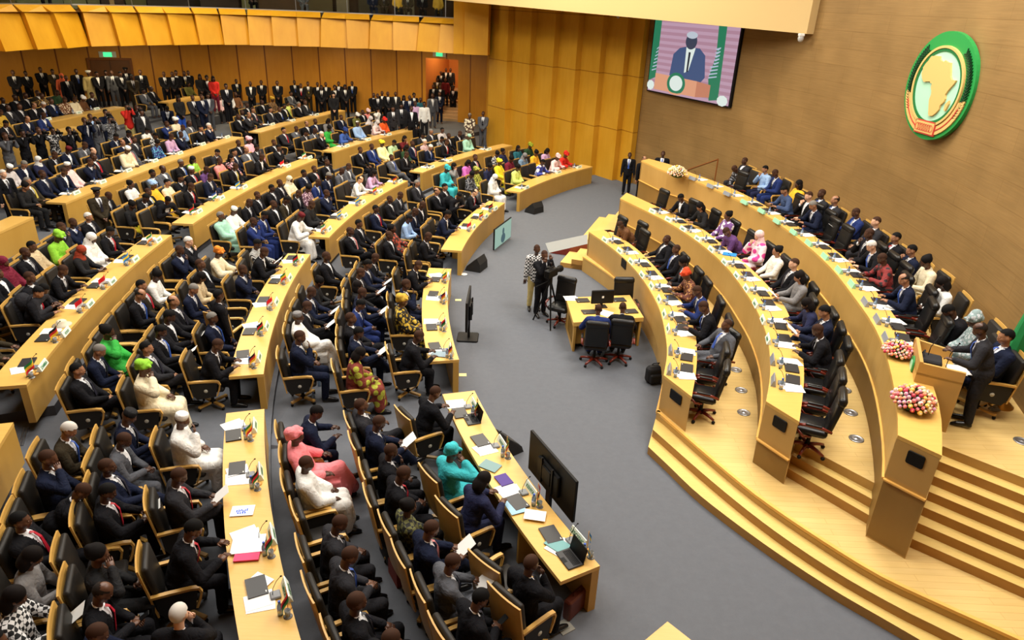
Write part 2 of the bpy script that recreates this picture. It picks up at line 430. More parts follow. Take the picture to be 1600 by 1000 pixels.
# open passage with a stair, lit orange
pn = Vector((dD.x - dC.x, dD.y - dC.y, 0)).normalized(); pin = Vector((-pn.y, pn.x, 0))
if pin.y < 0: pin = -pin
wl = (dD - dC).length; Cx, Dx = Vector((dC.x, dC.y, 0)), Vector((dD.x, dD.y, 0)); deep = 4.5
pw = MB()
ztop = zd2 + 1.4
for a, b in ((Cx, Cx + pin * deep), (Dx + pin * deep, Dx), (Cx + pin * deep, Dx + pin * deep)):
    pw.quad((a.x, a.y, 0), (b.x, b.y, 0), (b.x, b.y, ztop), (a.x, a.y, ztop))
pw.quad((Cx.x, Cx.y, ztop), (Dx.x, Dx.y, ztop), tuple(Dx + pin * deep + Vector((0, 0, ztop))), tuple(Cx + pin * deep + Vector((0, 0, ztop))))
struct('wall_passage', pw, [M_ORANGE])
st = MB(); ZST = .3; NST = 9
for k in range(NST):
    o = .1 + k * .36; c = (Cx + Dx) / 2 + pin * (o + (deep - o) / 2)
    st.box((c.x, c.y, (ZST + .17 * (k + 1)) / 2), (wl - .02, deep - o, ZST + .17 * (k + 1)), atan2(pn.y, pn.x))
struct('floor_stair', st, [mat('stair_stone', (170, 140, 100), .6)])
l = area('passage_light', tuple((Cx + Dx) / 2 + pin * 1.6 + Vector((0, 0, ztop - .1))), 1.2, 110, (1, .74, .42))
# side wall with stepped vertical wooden bays
SIDE0 = [(5.06, 31.7), (4.28, 32.32), (3.43, 33.05), (1.9, 34.5), (0.3, 36.1), (-1.0, 37.4), (-1.95, 38.35)]
bays = MB(); xs = [1007, 977, 940.5, 904, 869, 833, 798, 763.5]
PL = []
for k in range(len(xs)):
    p, n = onwall(xs[k], 140, smooth_pl(SIDE0, 40) if k else smooth_pl([(5.3, 31.4)] + SIDE0, 40)) if onwall(xs[k], 140, smooth_pl([(5.3, 31.4)] + SIDE0, 40)) else (Vector((5.06, 31.7, 0)), None)
    PL.append((p.x, p.y))
PL[0] = (5.12, 31.6)
u = 0
for k in range(len(PL) - 1):
    a, b = Vector(PL[k]), Vector(PL[k + 1]); d = (b - a).normalized(); nn = Vector((-d.y, d.x))
    if nn.y > 0: nn = -nn
    l = (b - a).length
    q0 = a + nn * .34; q1 = b + nn * .02          # each bay starts with a return that faces the podium, then slants back
    for p, q, uu in ((a + nn * .02 - d * .05, q0, .3), (q0, q1, l)):
        bays.quad((p.x, p.y, -.05), (q.x, q.y, -.05), (q.x, q.y, 9.2), (p.x, p.y, 9.2), 0, ((u, 0), (u + uu, 0), (u + uu, 9.25), (u, 9.25))); u += uu
CORN = PL[-1]
# return wall from the bays back to the rear wall, under the gallery
bays.quad((CORN[0], CORN[1], -.05), (BACK[-1][0], BACK[-1][1], -.05), (BACK[-1][0], BACK[-1][1], 9.2), (CORN[0], CORN[1], 9.2), 0, ((0, 0), (5, 0), (5, 9.2), (0, 9.2)))
struct('wall_side', bays, [M_YWALL])
# curved brown wall behind the podium
wc, wr = circ3([(5.06, 31.7), (9.5, 17.2), (8.49, 10.1)])
STONE = arc(wc, wr, atan2(31.7 - wc[1], 5.06 - wc[0]), atan2(1.0 - wc[1], 5.5 - wc[0]) , 60)
m = MB(); m.sheet(STONE, -.05, 13)
struct('wall_right', m, [M_STONE], True)
# room envelope outside the picture: left wall, ceiling
m = MB(); m.sheet([(-46, 62), (-46, -4), (14, -4), (12, 1)], -.1, 13)
struct('wall_left', m, [M_BACKW])
m = MB(); m.quad((-46, -4, 13), (14, -4, 13), (14, 62, 13), (-46, 62, 13))
struct('ceiling', m, [mat('ceiling_paint', (200, 176, 130), .8)])

# ------------------------------------------------------------------ gallery front, glass and room behind
FB = 4.75
FPX = [(-60,86),(0,80),(52,77),(97,75),(140,72),(184,71.5),(227,70.5),(269,70),(311,69.5),(350,69.5),(391,70),(428,71),(467,72),(504,73),(543,75),(580,76),(615,78),(655,79.5),(688,82),(711,83.5),(727,84.5),(762,86.5)]
FP = [at(x, y, FB) for x, y in FPX]
fas = MB()
for k in range(len(FP) - 1):
    a, b = Vector(FP[k][:2]), Vector(FP[k + 1][:2]); d = (b - a).normalized(); nn = Vector((d.y, -d.x)); last = k >= len(FP) - 3
    zt = 9.2 if last else 6.05; lean = 0.0 if last else .30
    # each board is a thick slanting panel: its left edge stands proud of the neighbour, foot further out than the head
    f0, f1 = a + nn * .26, b + nn * .02; h0, h1 = f0 - nn * lean, f1 - nn * lean
    g0, g1 = a - nn * .55, b - nn * .55
    P = [(f0.x, f0.y, FB), (f1.x, f1.y, FB), (h1.x, h1.y, zt), (h0.x, h0.y, zt + .0), (g0.x, g0.y, FB), (g1.x, g1.y, FB), (g1.x, g1.y, 6.35 if not last else zt), (g0.x, g0.y, 6.35 if not last else zt)]
    i = fas.add(P)
    for q in ((0, 1, 2, 3), (0, 1, 5, 4), (0, 4, 7, 3), (1, 2, 6, 5), (3, 2, 6, 7)): fas.face([i + t for t in q])
struct('wall_gallery_front', fas, [M_FASCIA])
# gallery slab: soffit over the standing people
rim = [(p.x, p.y) for p in FP]; n = len(rim)
inner = resample(BACK, 60)
sl = MB()
bk = [min(inner, key=lambda q: hypot(q[0] - p[0], q[1] - p[1]) + 0) for p in rim]
bk = resample([BACK[4]] + BACK[6:], n)
for k in range(n - 1):
    sl.quad((*rim[k], FB + .02), (*rim[k + 1], FB + .02), (*bk[k + 1], FB + .02), (*bk[k], FB + .02))
    sl.quad((*rim[k], 6.1), (*rim[k + 1], 6.1), (*bk[k + 1], 6.1), (*bk[k], 6.1))
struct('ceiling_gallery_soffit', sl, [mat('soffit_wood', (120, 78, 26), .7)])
# glass balustrade band, with metal rail and joints
glp = offs([(p.x, p.y) for p in FP[:-2]], .62)
if hypot(*glp[5]) < hypot(*rim[5]): glp = offs([(p.x, p.y) for p in FP[:-2]], -.62)
g = MB()
for k in range(0, len(glp) - 1):
    g.quad((*glp[k], 6.33), (*glp[k + 1], 6.33), (*glp[k + 1], 9.0), (*glp[k], 9.0))
mg = mat('gallery_glass', (225, 230, 215), .03, trans=1.0); mg.node_tree.nodes['Principled BSDF'].inputs['IOR'].default_value = 1.02
gw = struct('window_1', g, [mg])
fr = MB()
for k in range(0, len(glp), 2): fr.box((*glp[k], 7.65), (.03, .03, 2.7), 0)
for k in range(len(glp) - 1):
    a, b = Vector(glp[k]), Vector(glp[k + 1]); c = (a + b) / 2; fr.box((c.x, c.y, 6.36), ((b - a).length + .01, .1, .06), atan2(b.y - a.y, b.x - a.x))
obj('window_frame', fr, [M_METAL], gw)
g2 = offs([(p.x, p.y) for p in FP], 4.2)
if hypot(*g2[5]) < hypot(*rim[5]): g2 = offs([(p.x, p.y) for p in FP], -4.2)
bw_ = MB(); bw_.sheet(g2, 6.0, 9.3)
bw_.quad((*rim[-3], 6), (*g2[-3], 6), (*g2[-3], 9.2), (*rim[-3], 9.2))
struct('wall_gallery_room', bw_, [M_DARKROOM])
for k, (x0, x1, c) in enumerate(((-20, 14, (104, 92, 50)), (16, 62, (112, 116, 78)), (64, 96, (104, 110, 84)), (97, 127, (120, 120, 84)), (129, 148, (108, 108, 72)), (150, 164, (48, 22, 12)), (165, 172, (170, 140, 90)), (172, 188, (60, 36, 16)), (190, 222, (96, 94, 54)), (224, 300, (40, 22, 16)), (310, 372, (52, 30, 20)), (376, 402, (110, 110, 70)), (405, 470, (78, 52, 24)), (480, 520, (84, 70, 36)), (530, 548, (116, 106, 84)), (560, 600, (70, 60, 36)), (634, 648, (130, 124, 100)))):
    A = onwall(x0, 4, g2); B = onwall(x1, 4, g2)
    if A and B:
        a, b = A[0] + A[1] * .3, B[0] + B[1] * .3; pm = MB(); pm.prism([(a.x, a.y), (b.x, b.y), (b.x + A[1].x * .12, b.y + A[1].y * .12), (a.x + A[1].x * .12, a.y + A[1].y * .12)], 6.1, 9.1); struct('wall_gallery_panel', pm, [mat('gallery_panel_%d' % k, c, .6, noise=.25, nscale=1.5)])
cl = MB(); 
for k in range(n - 1): cl.quad((*rim[k], 9.2), (*rim[k + 1], 9.2), (*g2[k + 1], 9.2), (*g2[k], 9.2))
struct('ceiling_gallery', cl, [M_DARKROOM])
# beige beam hanging from the ceiling across the upper edge
A_, B_ = Vector((-3.6, 37.2)), None
wpt, wn = onwall(1260, 53, STONE)
bs = MB()
pR = Vector((wpt.x, wpt.y)) + Vector((wn.x, wn.y)) * .9; zR = None
def z_at(px, py, p): d = ray(px, py); return CAMH + d.z * hypot(*p) / hypot(d.x, d.y)
rr = ray(1260, 53); sc = hypot(*pR) / hypot(rr.x, rr.y); pR = Vector((rr.x * sc, rr.y * sc)); zR = CAMH + rr.z * sc
rl = ray(696, 0); sl_ = 36.0 / hypot(rl.x, rl.y); pL = Vector((rl.x * sl_, rl.y * sl_)); zL = CAMH + rl.z * sl_
dd = (pR - pL).normalized(); nb = Vector((dd.y, -dd.x)); 
if nb.dot(pR) < 0: nb = -nb
i = bs.add([(pL.x, pL.y, zL), (pR.x, pR.y, zR), (pR.x, pR.y, 13), (pL.x, pL.y, 13), (pL.x + nb.x * .35, pL.y + nb.y * .35, zL), (pR.x + nb.x * .35 + dd.x * .12, pR.y + nb.y * .35 + dd.y * .12, zR), (pR.x + nb.x * .35 + dd.x * .12, pR.y + nb.y * .35 + dd.y * .12, 13), (pL.x + nb.x * .35, pL.y + nb.y * .35, 13)])
for q in ((0, 1, 2, 3), (4, 5, 6, 7), (0, 1, 5, 4), (1, 2, 6, 5), (2, 3, 7, 6), (3, 0, 4, 7)): bs.face([i + k for k in q])
struct('ceiling_beam', bs, [M_BEIGE])

# ------------------------------------------------------------------ podium platforms and steps
EDGE1 = [at(x, y, P1 + .02) for x, y in ((911,400),(937,417),(970,442),(1000,477),(1020,510),(1032,540),(1038,575),(1034,607),(1026,642))]
side1 = smooth_pl([(p.x, p.y) for p in EDGE1], 40)
def pl_at(pix, z, ext=2.5):
    P = [at(x, y, z) for x, y in pix]; P = [(p.x, p.y) for p in P]
    d = Vector(P[-1]) - Vector(P[-2]); d.normalize(); P.append((P[-1][0] + d.x * ext, P[-1][1] + d.y * ext)); return P
def pl_s(pix, z, ext=2.5):
    P = pl_at(pix, z, ext); return smooth_pl(P, 30)
E1 = pl_s([(1026,642),(1110,715),(1200,787),(1350,885),(1450,935),(1550,980)], P1)
Es2 = pl_s([(1020,671),(1110,750),(1200,822),(1300,890),(1400,947),(1490,992)], .30)
Es1 = pl_s([(1013,698),(1045,728),(1080,762),(1120,795),(1200,854),(1300,920),(1400,978)], .15)
far1 = [at(911, 400, P1), at(940, 362, P1), at(966, 330, P1)]
farL = [(p.x, p.y) for p in far1]
fd = (Vector(farL[2]) - Vector(farL[0])).normalized(); fn = Vector((-fd.y, fd.x))
if fn.x > 0: fn = -fn
def platform(name, poly, z0, z1, mats): m = MB(); m.prism(poly, z0, z1, 0, side=1); return struct(name, m, mats)
back_close = [(11, -1), (11, 23.5)]
platform('floor_podium', side1[::-1][::-1] + E1[1:] + back_close + [farL[2]], -.02, P1, [M_PFLOOR, M_PANELX])
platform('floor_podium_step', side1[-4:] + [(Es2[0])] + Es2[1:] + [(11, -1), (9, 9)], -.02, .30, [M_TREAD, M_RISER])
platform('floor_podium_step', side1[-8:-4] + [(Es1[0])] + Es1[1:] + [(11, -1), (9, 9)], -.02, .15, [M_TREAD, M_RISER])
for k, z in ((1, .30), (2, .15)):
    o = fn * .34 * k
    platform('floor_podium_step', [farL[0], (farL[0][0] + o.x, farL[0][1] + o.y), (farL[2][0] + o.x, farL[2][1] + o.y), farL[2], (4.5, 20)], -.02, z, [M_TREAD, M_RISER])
# light edge trims along the platform rims
def rim_trim(pl, z, w=.05, h=.04, name='trim_2'):
    m = MB(); m.strip(offs(pl, w), offs(pl, -.012), z - h, z + .006); return struct(name, m, [M_EDGE])
rim_trim(side1, P1, .07); rim_trim(E1, P1)
D2O = [(969,310),(1010,330),(1052,352),(1096,382),(1136,418),(1170,464),(1186,492),(1198,524),(1203,556),(1203,590),(1197,627)]
D2I = [(979,301),(1008,314),(1088,352),(1126,380),(1178,424),(1220,470),(1236,500),(1248,525),(1255,560),(1256,600),(1249,659)]
D3O = [(1002,251),(1045,270),(1072,277),(1126,300),(1160,316),(1206,342),(1258,381),(1300,420),(1336,466),(1362,503),(1381,543),(1394,590),(1402,640),(1403,680)]
D3I = [(1014,248),(1047,257),(1077,269),(1126,287),(1176,310),(1216,334),(1300,387),(1335,417),(1362,447),(1388,480),(1422,530),(1445,570),(1462,615),(1471,655),(1472,712)]
D1O = [(920,362),(946,380),(971,400),(992,421),(1010,445),(1030,482),(1040,525),(1042,555),(1037,586)]
D1I = [(942,359),(974,374),(995,389),(1012,405),(1035,430),(1063,468),(1084,512),(1089,550),(1087,585),(1081,620)]
def dl(px, z, n=40): return smooth_pl([at(x, y, z) for x, y in px], n)
ZD1, ZD2, ZD3 = P1 + .73, P2 + .71, P3 + .71
d1o, d1i = dl(D1O, ZD1), dl(D1I, ZD1); d2o, d2i = dl(D2O, ZD2), dl(D2I, ZD2); d3o, d3i = dl(D3O, ZD3), dl(D3I, ZD3)
# middle platform and its steps
t2a, t2b = at(1243, 690, P2), at(1365, 754, P2); f2a, f2b = at(1226, 754, P1), at(1350, 829, P1)
def xy(p): return (p[0], p[1])
e = (Vector(xy(t2b)) - Vector(xy(t2a))).normalized()
platform('floor_podium', d2o[:-1] + [d2o[-1], xy(d2i[-1]), xy(t2a), xy(t2b), (t2b.x + e.x * .5, t2b.y + e.y * .5), (9, 12), (9, 22.5)], P1 - .02, P2, [M_PFLOOR, M_PANELX])
for k in (1, 2):
    q = k / 3; a = t2a.lerp(f2a, q); b = t2b.lerp(f2b, q); z = P2 - (P2 - P1) * q
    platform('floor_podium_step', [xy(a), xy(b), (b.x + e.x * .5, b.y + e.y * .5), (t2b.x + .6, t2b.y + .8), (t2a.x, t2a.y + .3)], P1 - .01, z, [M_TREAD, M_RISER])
# upper platform and its steps
t3a, t3b = at(1473, 697, P3), at(1600, 747, P3); f3a, f3b = at(1415, 867, P1), at(1600, 950, P1)
e3 = (Vector(xy(t3b)) - Vector(xy(t3a))).normalized(); g3 = (Vector(xy(f3b)) - Vector(xy(f3a))).normalized()
platform('floor_podium', d3o + [xy(d3i[-1]), xy(t3a), (t3a.x + e3.x * 4.5, t3a.y + e3.y * 4.5), (12, 22.5)], P1 - .02, P3, [M_PFLOOR, M_PANELX])
for k in range(1, 7):
    q = k / 7; a = t3a.lerp(f3a, q); d = e3.lerp(g3, q); z = P3 - (P3 - P1) * q
    b = (a.x + d.x * 4.8, a.y + d.y * 4.8)
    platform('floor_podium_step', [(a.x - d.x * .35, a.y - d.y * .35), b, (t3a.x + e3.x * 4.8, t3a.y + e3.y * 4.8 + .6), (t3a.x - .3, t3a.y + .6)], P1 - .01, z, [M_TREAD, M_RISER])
# carpeted ramp beside the far end of the front podium desk
ra, rb, rc_, rd = at(918, 366, P1 + .02), at(918, 381, P1 + .02), at(858, 395, 0.01), at(852, 380, 0.01)
m = MB(); i = m.add([ra, rb, rc_, rd, (ra.x, ra.y, 0), (rb.x, rb.y, 0)])
for q, mi in (((0, 1, 2, 3), 0), ((1, 5, 2), 1), ((0, 3, 4), 1), ((0, 4, 5, 1), 1)): m.face([i + k for k in q], mi)
tag(obj('ramp', m, [mat('grey_ramp_carpet', (140, 142, 140), .9), M_RWOOD]), 'grey carpeted wooden ramp leading up to the podium steps', 'ramp')

# ------------------------------------------------------------------ podium desks
def podium_desk(name, label, o, i, ztop, zpan, zplat, ztrim=None, vent_front=None):
    r = empty(name, (o[len(o) // 2][0], o[len(o) // 2][1], zplat)); tag(r, label, 'desk', 'curved podium desks'); inv = Matrix.Translation(-r.location)
    def part(nm, mb, mats):
        q = obj(nm, mb, mats, r); q.matrix_parent_inverse = inv; return q
    m = MB(); m.strip(o, i, ztop - .06, ztop); part('desk_top', m, [M_DESK])
    oo = o; ii = offs(o, .09)
    if hypot(ii[20][0] - i[20][0], ii[20][1] - i[20][1]) > hypot(o[20][0] - i[20][0], o[20][1] - i[20][1]): ii = offs(o, -.09)
    m = MB(); m.strip(oo, ii, zpan, ztop - .055); part('front_panel', m, [M_PANELX])
    # end panels
    for k, nm in ((-1, 'end_panel'), (0, 'end_panel')):
        a, b = Vector(o[k]), Vector(i[k]); inn = Vector(o[k - 1 if k == -1 else 1]) - a; inn.normalize()
        a2, b2 = a + inn * .07, b + inn * .07; b_, b2_ = a + (b - a) * .985, a2 + (b2 - a2) * .985
        m = MB(); m.prism([tuple(a), tuple(b_), tuple(b2_), tuple(a2)], zpan if k else zplat, ztop - .055); ep = part(nm, m, [M_PANELX])
        if k == -1:
            d = (b - a).normalized(); out = -inn; n_ = Vector((d.y, -d.x)); 
            if n_.dot(out) < 0: n_ = -n_
            c = a + (b - a) * .52 + n_ * .012
            v = MB(); v.rbox((c.x, c.y, ztop - .22), (.4 * (b - a).length, .2, .02), .03, M=Matrix(((d.x, 0, n_.x), (d.y, 0, n_.y), (0, 1, 0))))
            g_ = obj('vent_grille', v, [M_BLACK], ep)
            if ztrim:
                tt = MB(); c = a + (b - a) * .5 + n_ * .02; tt.box((c.x, c.y, ztrim), ((b - a).length * .99, .05, .025), atan2(d.y, d.x)); obj('trim_strip', tt, [M_EDGE], ep)
    if ztrim:
        m = MB(); m.strip(offs(o, .03), offs(o, -.03), ztrim - .012, ztrim + .012); part('trim_strip', m, [M_EDGE])
    return r
PD1 = podium_desk('curved_desk', 'lowest curved light wood podium desk on the first platform', d1o, d1i, ZD1, P1, P1)
PD2 = podium_desk('curved_desk', 'middle curved light wood podium desk between the lowest and the highest one', d2o, d2i, ZD2, P1, P2, P2)
PD3 = podium_desk('curved_desk', 'highest curved light wood podium desk carrying the flower arrangements', d3o, d3i, ZD3, P2 - .45, P3, P3)
vp, _ = onwall(975, 412, d1o)
v = MB(); k = min(range(40), key=lambda q: hypot(d1o[q][0] - vp.x, d1o[q][1] - vp.y)); a, b = Vector(d1o[k]), Vector(d1o[k + 1]); d = (b - a).normalized(); n_ = Vector((d.y, -d.x)); n_ = n_ if n_.x < 0 else -n_
v.rbox((vp.x + n_.x * .01, vp.y + n_.y * .01, vp.z), (.34, .24, .02), .03, M=Matrix(((d.x, 0, n_.x), (d.y, 0, n_.y), (0, 1, 0))))
q = obj('vent_grille', v, [M_BLACK], PD1); q.matrix_parent_inverse = Matrix.Translation(-PD1.location)
for lev, pix in ((P1, [(1150,578),(1158,610),(1162,645)]), (P2, [(1305,575),(1320,610),(1329,645),(1338,686)]), (P3, [(1597,690)])):
    for k, (x, y) in enumerate(pix):
        p = at(x, y, lev); m = MB(); m.lathe([(.12, 0), (.12, .012), (.1, .016), (.095, .012), (.03, .012), (.02, .02)], (0, 0, 0), 20)
        o = obj('floor_outlet', m, [M_METAL], None, True); o.location = (p.x, p.y, lev)
        word = ('topmost', 'second from top', 'third from top', 'lowest')[k]
        tag(o, {P1: 'round metal floor outlet behind the lowest podium desk, %s of three' % word, P2: 'round metal floor outlet behind the middle podium desk, %s of four' % word, P3: 'round metal floor outlet on the upper platform near the steps'}[lev], 'outlet', 'floor outlets')

# ------------------------------------------------------------------ audience desks
BLK = {'b1': 'nearest', 'b2': 'second', 'b3': 'third', 'b4': 'farthest'}
ROWN = {1: 'front', 2: 'second', 3: 'third', 4: 'fourth', 5: 'fifth', 6: 'rear'}
DESK = {}
for key, px in DESKPX.items():
    blk, r = key[:2], int(key[3]); z = T[r]
    pts = [at(x, y, z + .75) for x, y in px]; c, R = ROWC[r]
    angs = [atan2(p.y - c[1], p.x - c[0]) % (2 * pi) for p in pts]; R = sum(hypot(p.x - c[0], p.y - c[1]) for p in pts) / len(pts)
    a0, a1 = angs[0], angs[-1]
    if key == 'b1R1': a0, a1 = a1, a0
    if key in ('b2R1', 'b1R2', 'b1R3', 'b2R1'): a0, a1 = angs[-1], angs[0]
    if key == 'b1R1': a0, a1 = angs[-1], angs[0]
    if key in ('b1R3', 'b2R4', 'b3R5', 'b3R6'): a0 += .04 * (1 if a0 > a1 else -1) * 2
    # near end a0, far end a1 ; the desk keeps the measured bow of its front edge
    meas = [(p.x, p.y) for p in (pts if abs(angs[0] - a0) < .2 and (angs[0] - a0) ** 2 <= (angs[-1] - a0) ** 2 else pts[::-1])]
    o = arc(c, R, a0, a1, 25); W = .6; i = arc(c, R + W, a0, a1, 25)
    DESK[key] = dict(c=c, R=R, a0=a0, a1=a1, z=z, W=W, o=o, i=i)
    r_ = empty('curved_desk', (o[12][0], o[12][1], z)); inv = Matrix.Translation(-r_.location)
    tag(r_, '%s light wood delegate desk in the %s seating block, facing the podium' % ({1: 'front-row', 2: 'second-row', 3: 'third-row', 4: 'fourth-row', 5: 'low fifth-row', 6: 'rear-row'}[r], BLK[blk]), 'desk', 'delegate desks')
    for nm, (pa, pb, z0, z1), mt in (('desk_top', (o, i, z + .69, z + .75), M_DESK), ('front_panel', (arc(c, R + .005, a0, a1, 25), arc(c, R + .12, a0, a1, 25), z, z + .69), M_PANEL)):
        m = MB(); m.strip(pa, pb, z0, z1); q = obj(nm, m, [mt], r_); q.matrix_parent_inverse = inv
    for aa in [a0 + (a1 - a0) * f for f in (.25, .5, .75)]:
        m = MB(); p = (c[0] + (R + .33) * cos(aa), c[1] + (R + .33) * sin(aa)); m.box((p[0], p[1], z + .345), (.42, .05, .69), aa); q = obj('support_panel', m, [M_PANEL], r_); q.matrix_parent_inverse = inv
# ------------------------------------------------------------------ figures
TMP = bpy.data.scenes.new('tmp')
def baked(objs):
    """modifier results of loose objects, evaluated away from the hall"""
    for o in objs: TMP.collection.objects.link(o)
    vl = TMP.view_layers[0]; vl.update(); dg = vl.depsgraph; dg.update()
    out = [bpy.data.meshes.new_from_object(o.evaluated_get(dg)) for o in objs]
    bpy.data.batch_remove(objs); return out
def remesh(mb, vox, smooth=4, name='m'):
    me = mb.mesh(name, [])
    o = bpy.data.objects.new('tmp', me)
    r = o.modifiers.new('r', 'REMESH'); r.mode = 'VOXEL'; r.voxel_size = vox
    if smooth: s = o.modifiers.new('s', 'SMOOTH'); s.iterations = smooth; s.factor = .5
    out = baked([o])[0]; bpy.data.meshes.remove(me); out.name = name
    out.polygons.foreach_set('use_smooth', [True] * len(out.polygons)); out.materials.clear()
    return out
def cap(mb, a, b, ra, rb, seg=10):
    a, b = Vector(a), Vector(b); mb.tube([a, b], [ra, rb], seg); mb.ball(a, ra, seg, 6); mb.ball(b, rb, seg, 6)
def V(*a): return Vector(a)
def ik(S_, W_, l1, l2, hint):
    d = W_ - S_; L = d.length
    if L > (l1 + l2) * .999: W_ = S_ + d.normalized() * (l1 + l2) * .999; d = W_ - S_; L = d.length
    a = (l1 * l1 - l2 * l2 + L * L) / (2 * L); h = math.sqrt(max(0, l1 * l1 - a * a)); u = d.normalized()
    hv = hint - hint.dot(u) * u; hv.normalize()
    return S_ + u * a + hv * h, W_
# pose: lean of shoulders (y), head (dx, dy, pitch, yaw), wrists, legs
POSES = {
 'u': dict(l=-.07, p=6, wr=(V(-.13,.27,.66), V(.13,.27,.66)), leg='n'),
 'c': dict(l=-.10, p=0, wr=(V(-.05,.25,.69), V(.06,.26,.70)), leg='x'),
 'w': dict(l=.14, p=36, wr=(V(-.19,.44,.80), V(.15,.44,.80)), leg='n'),
 't': dict(l=.0, p=14, wr=(V(-.10,.24,.72), V(.06,.20,1.03)), leg='n'),
 'h': dict(l=-.02, p=12, wr=(V(-.08,.28,.70), V(.14,.15,1.12)), leg='n'),
 'p': dict(l=-.02, p=26, wr=(V(-.12,.35,.78), V(.13,.35,.78)), leg='x'),
 'f': dict(l=.04, p=34, wr=(V(-.07,.31,.72), V(.06,.31,.73)), leg='n'),
 'r': dict(l=-.14, p=-6, wr=(V(-.26,.2,.72), V(.26,.2,.72)), leg='x'),
 'b': dict(l=.34, p=60, wr=(V(-.14,.48,.40), V(.12,.50,.42)), leg='n'),
 's': dict(st=1, l=0, p=4, wr=(V(-.27,.06,.80), V(.27,.06,.80))),
 'k': dict(st=1, l=0, p=6, wr=(V(-.05,.19,.95), V(.05,.20,.96))),
 'v': dict(st=1, l=.02, p=4, wr=(V(-.08,.26,1.56), V(.10,.26,1.50))),
 'L': dict(st=1, l=.14, p=30, wr=(V(-.22,.44,1.12), V(.22,.44,1.12))),
 'B': dict(st=1, l=.46, p=50, drop=.22, wr=(V(-.12,.66,.92), V(.14,.68,.92))),
}
def skeleton(P, fem=False):
    k = {}
    st = P.get('st'); l = P['l']; drop = P.get('drop', 0)
    pz = .95 if st else .56; k['pel'] = V(0, -.0 if not st else 0, pz); ch = pz + .46 - drop - abs(l) * .25
    sw = .18 if fem else .20
    k['sh'] = [V(-sw, l - .01, ch), V(sw, l - .01, ch)]; k['che'] = V(0, l * .75, ch - .10); k['wai'] = V(0, l * .3, pz + .15 - drop * .3)
    k['neck'] = V(0, l + .01, ch + .055); pr = radians(P['p']); hd = V(0, l + .035 + sin(pr) * .10 + .0, ch + .10 + .13 * cos(pr * .8)); k['head'] = hd
    k['HM'] = Matrix.Rotation(-pr, 3, 'X')
    k['el'] = []; k['wr'] = []
    for i, s in ((0, -1), (1, 1)):
        e, w_ = ik(k['sh'][i], P['wr'][i], .29, .26, V(s * .7, -.35, -.7) if P['wr'][i].z < 1.3 else V(s * .35, -.2, -1)); k['el'].append(e); k['wr'].append(w_)
    k['hip'] = [V(-.09, 0, pz - .02), V(.09, 0, pz - .02)]
    if st: k['kn'] = [V(-.10, .02, .50), V(.10, .02, .50)]; k['an'] = [V(-.11, -.02, .09), V(.11, -.02, .09)]; k['toe'] = [V(-.13, .13, .045), V(.13, .13, .045)]
    elif P['leg'] == 'x': k['kn'] = [V(-.09, .43, .51), V(.03, .42, .64)]; k['an'] = [V(-.10, .42, .09), V(-.14, .60, .33)]; k['toe'] = [V(-.11, .57, .045), V(-.20, .74, .30)]
    else: k['kn'] = [V(-.13, .43, .51), V(.13, .43, .51)]; k['an'] = [V(-.12, .42, .09), V(.13, .40, .09)]; k['toe'] = [V(-.14, .57, .045), V(.15, .55, .045)]
    return k
def torso(mb, k, g, belly=.0, sh=True):
    mb.ball(k['pel'], (.17 + g, .125 + g, .12 + g), 14, 10); mb.ball(k['wai'], (.145 + g + belly, .11 + g + belly, .15 + g), 14, 10)
    mb.ball(k['che'], (.165 + g, .115 + g, .17 + g), 14, 10); cap(mb, k['pel'], k['che'], .13 + g, .125 + g, 12)
    cap(mb, k['sh'][0] * .8 + k['neck'] * .2 - V(0, 0, .02), k['sh'][1] * .8 + k['neck'] * .2 - V(0, 0, .02), .075 + g, .075 + g, 12)
def arm(mb, k, i, g, wr=True, ext=0):
    cap(mb, k['sh'][i], k['el'][i], .058 + g, .043 + g); w_ = k['wr'][i]; e = k['el'][i]
    cap(mb, e, e + (w_ - e) * (1 + ext), .042 + g, (.028 if wr else .03) + g)
def hand(mb, k, i, grip=.5):
    w_ = k['wr'][i]; d = (w_ - k['el'][i]).normalized(); up = V(0, 0, 1) if abs(d.z) < .8 else V(0, 1, 0); s = d.cross(up).normalized(); n = s.cross(d).normalized()
    M = Matrix((d, s, n)).transposed(); c = w_ + d * .05; mb.box(c, (.09, .078, .028), M=M, taper=.85); mb.ball(w_, (.03, .03, .026), 8, 6)
    out = 1 if i == 1 else -1
    for j, ln in enumerate((.066, .075, .07, .056)):
        b0 = w_ + d * .09 + s * (.03 - .02 * j) * 1; b1 = b0 + d * ln * .5 - n * ln * .12; b2 = b1 + d * ln * .35 - n * ln * .4
        mb.tube([b0 - d * .01, b1, b2], [.0095, .009, .007], 6)
    b0 = w_ + d * .03 - s * .034 * out; mb.tube([b0, b0 - s * .025 * out + d * .025, b0 - s * .028 * out + d * .055 - n * .012], [.012, .011, .008], 6)
def head_mb(mb, k, fem=False):
    H = k['HM']; c = k['head']
    def b(o, r, sg=14, rg=10): mb.ball(c + H @ V(*o), r, sg, rg, M=H)
    b((0, -.01, .03), (.076, .096, .092), 18, 12); b((0, .022, -.03), (.06, .068, .072)); b((0, .04, -.075), (.038, .04, .03))
    b((0, .088, -.012), (.016, .02, .026), 8, 6); b((0, .093, -.026), (.021, .017, .012), 8, 6); b((0, .078, .022), (.055, .014, .012), 10, 6)
    b((0, .078, -.052), (.026, .014, .013), 8, 6)
    for s in (-1, 1): b((s * .078, -.005, -.005), (.012, .024, .034), 8, 6); b((s * .045, .055, -.02), (.024, .024, .022), 8, 6)
    cap(mb, k['neck'] - V(0, .01, .05), c + H @ V(0, -.02, -.05), .055, .05)
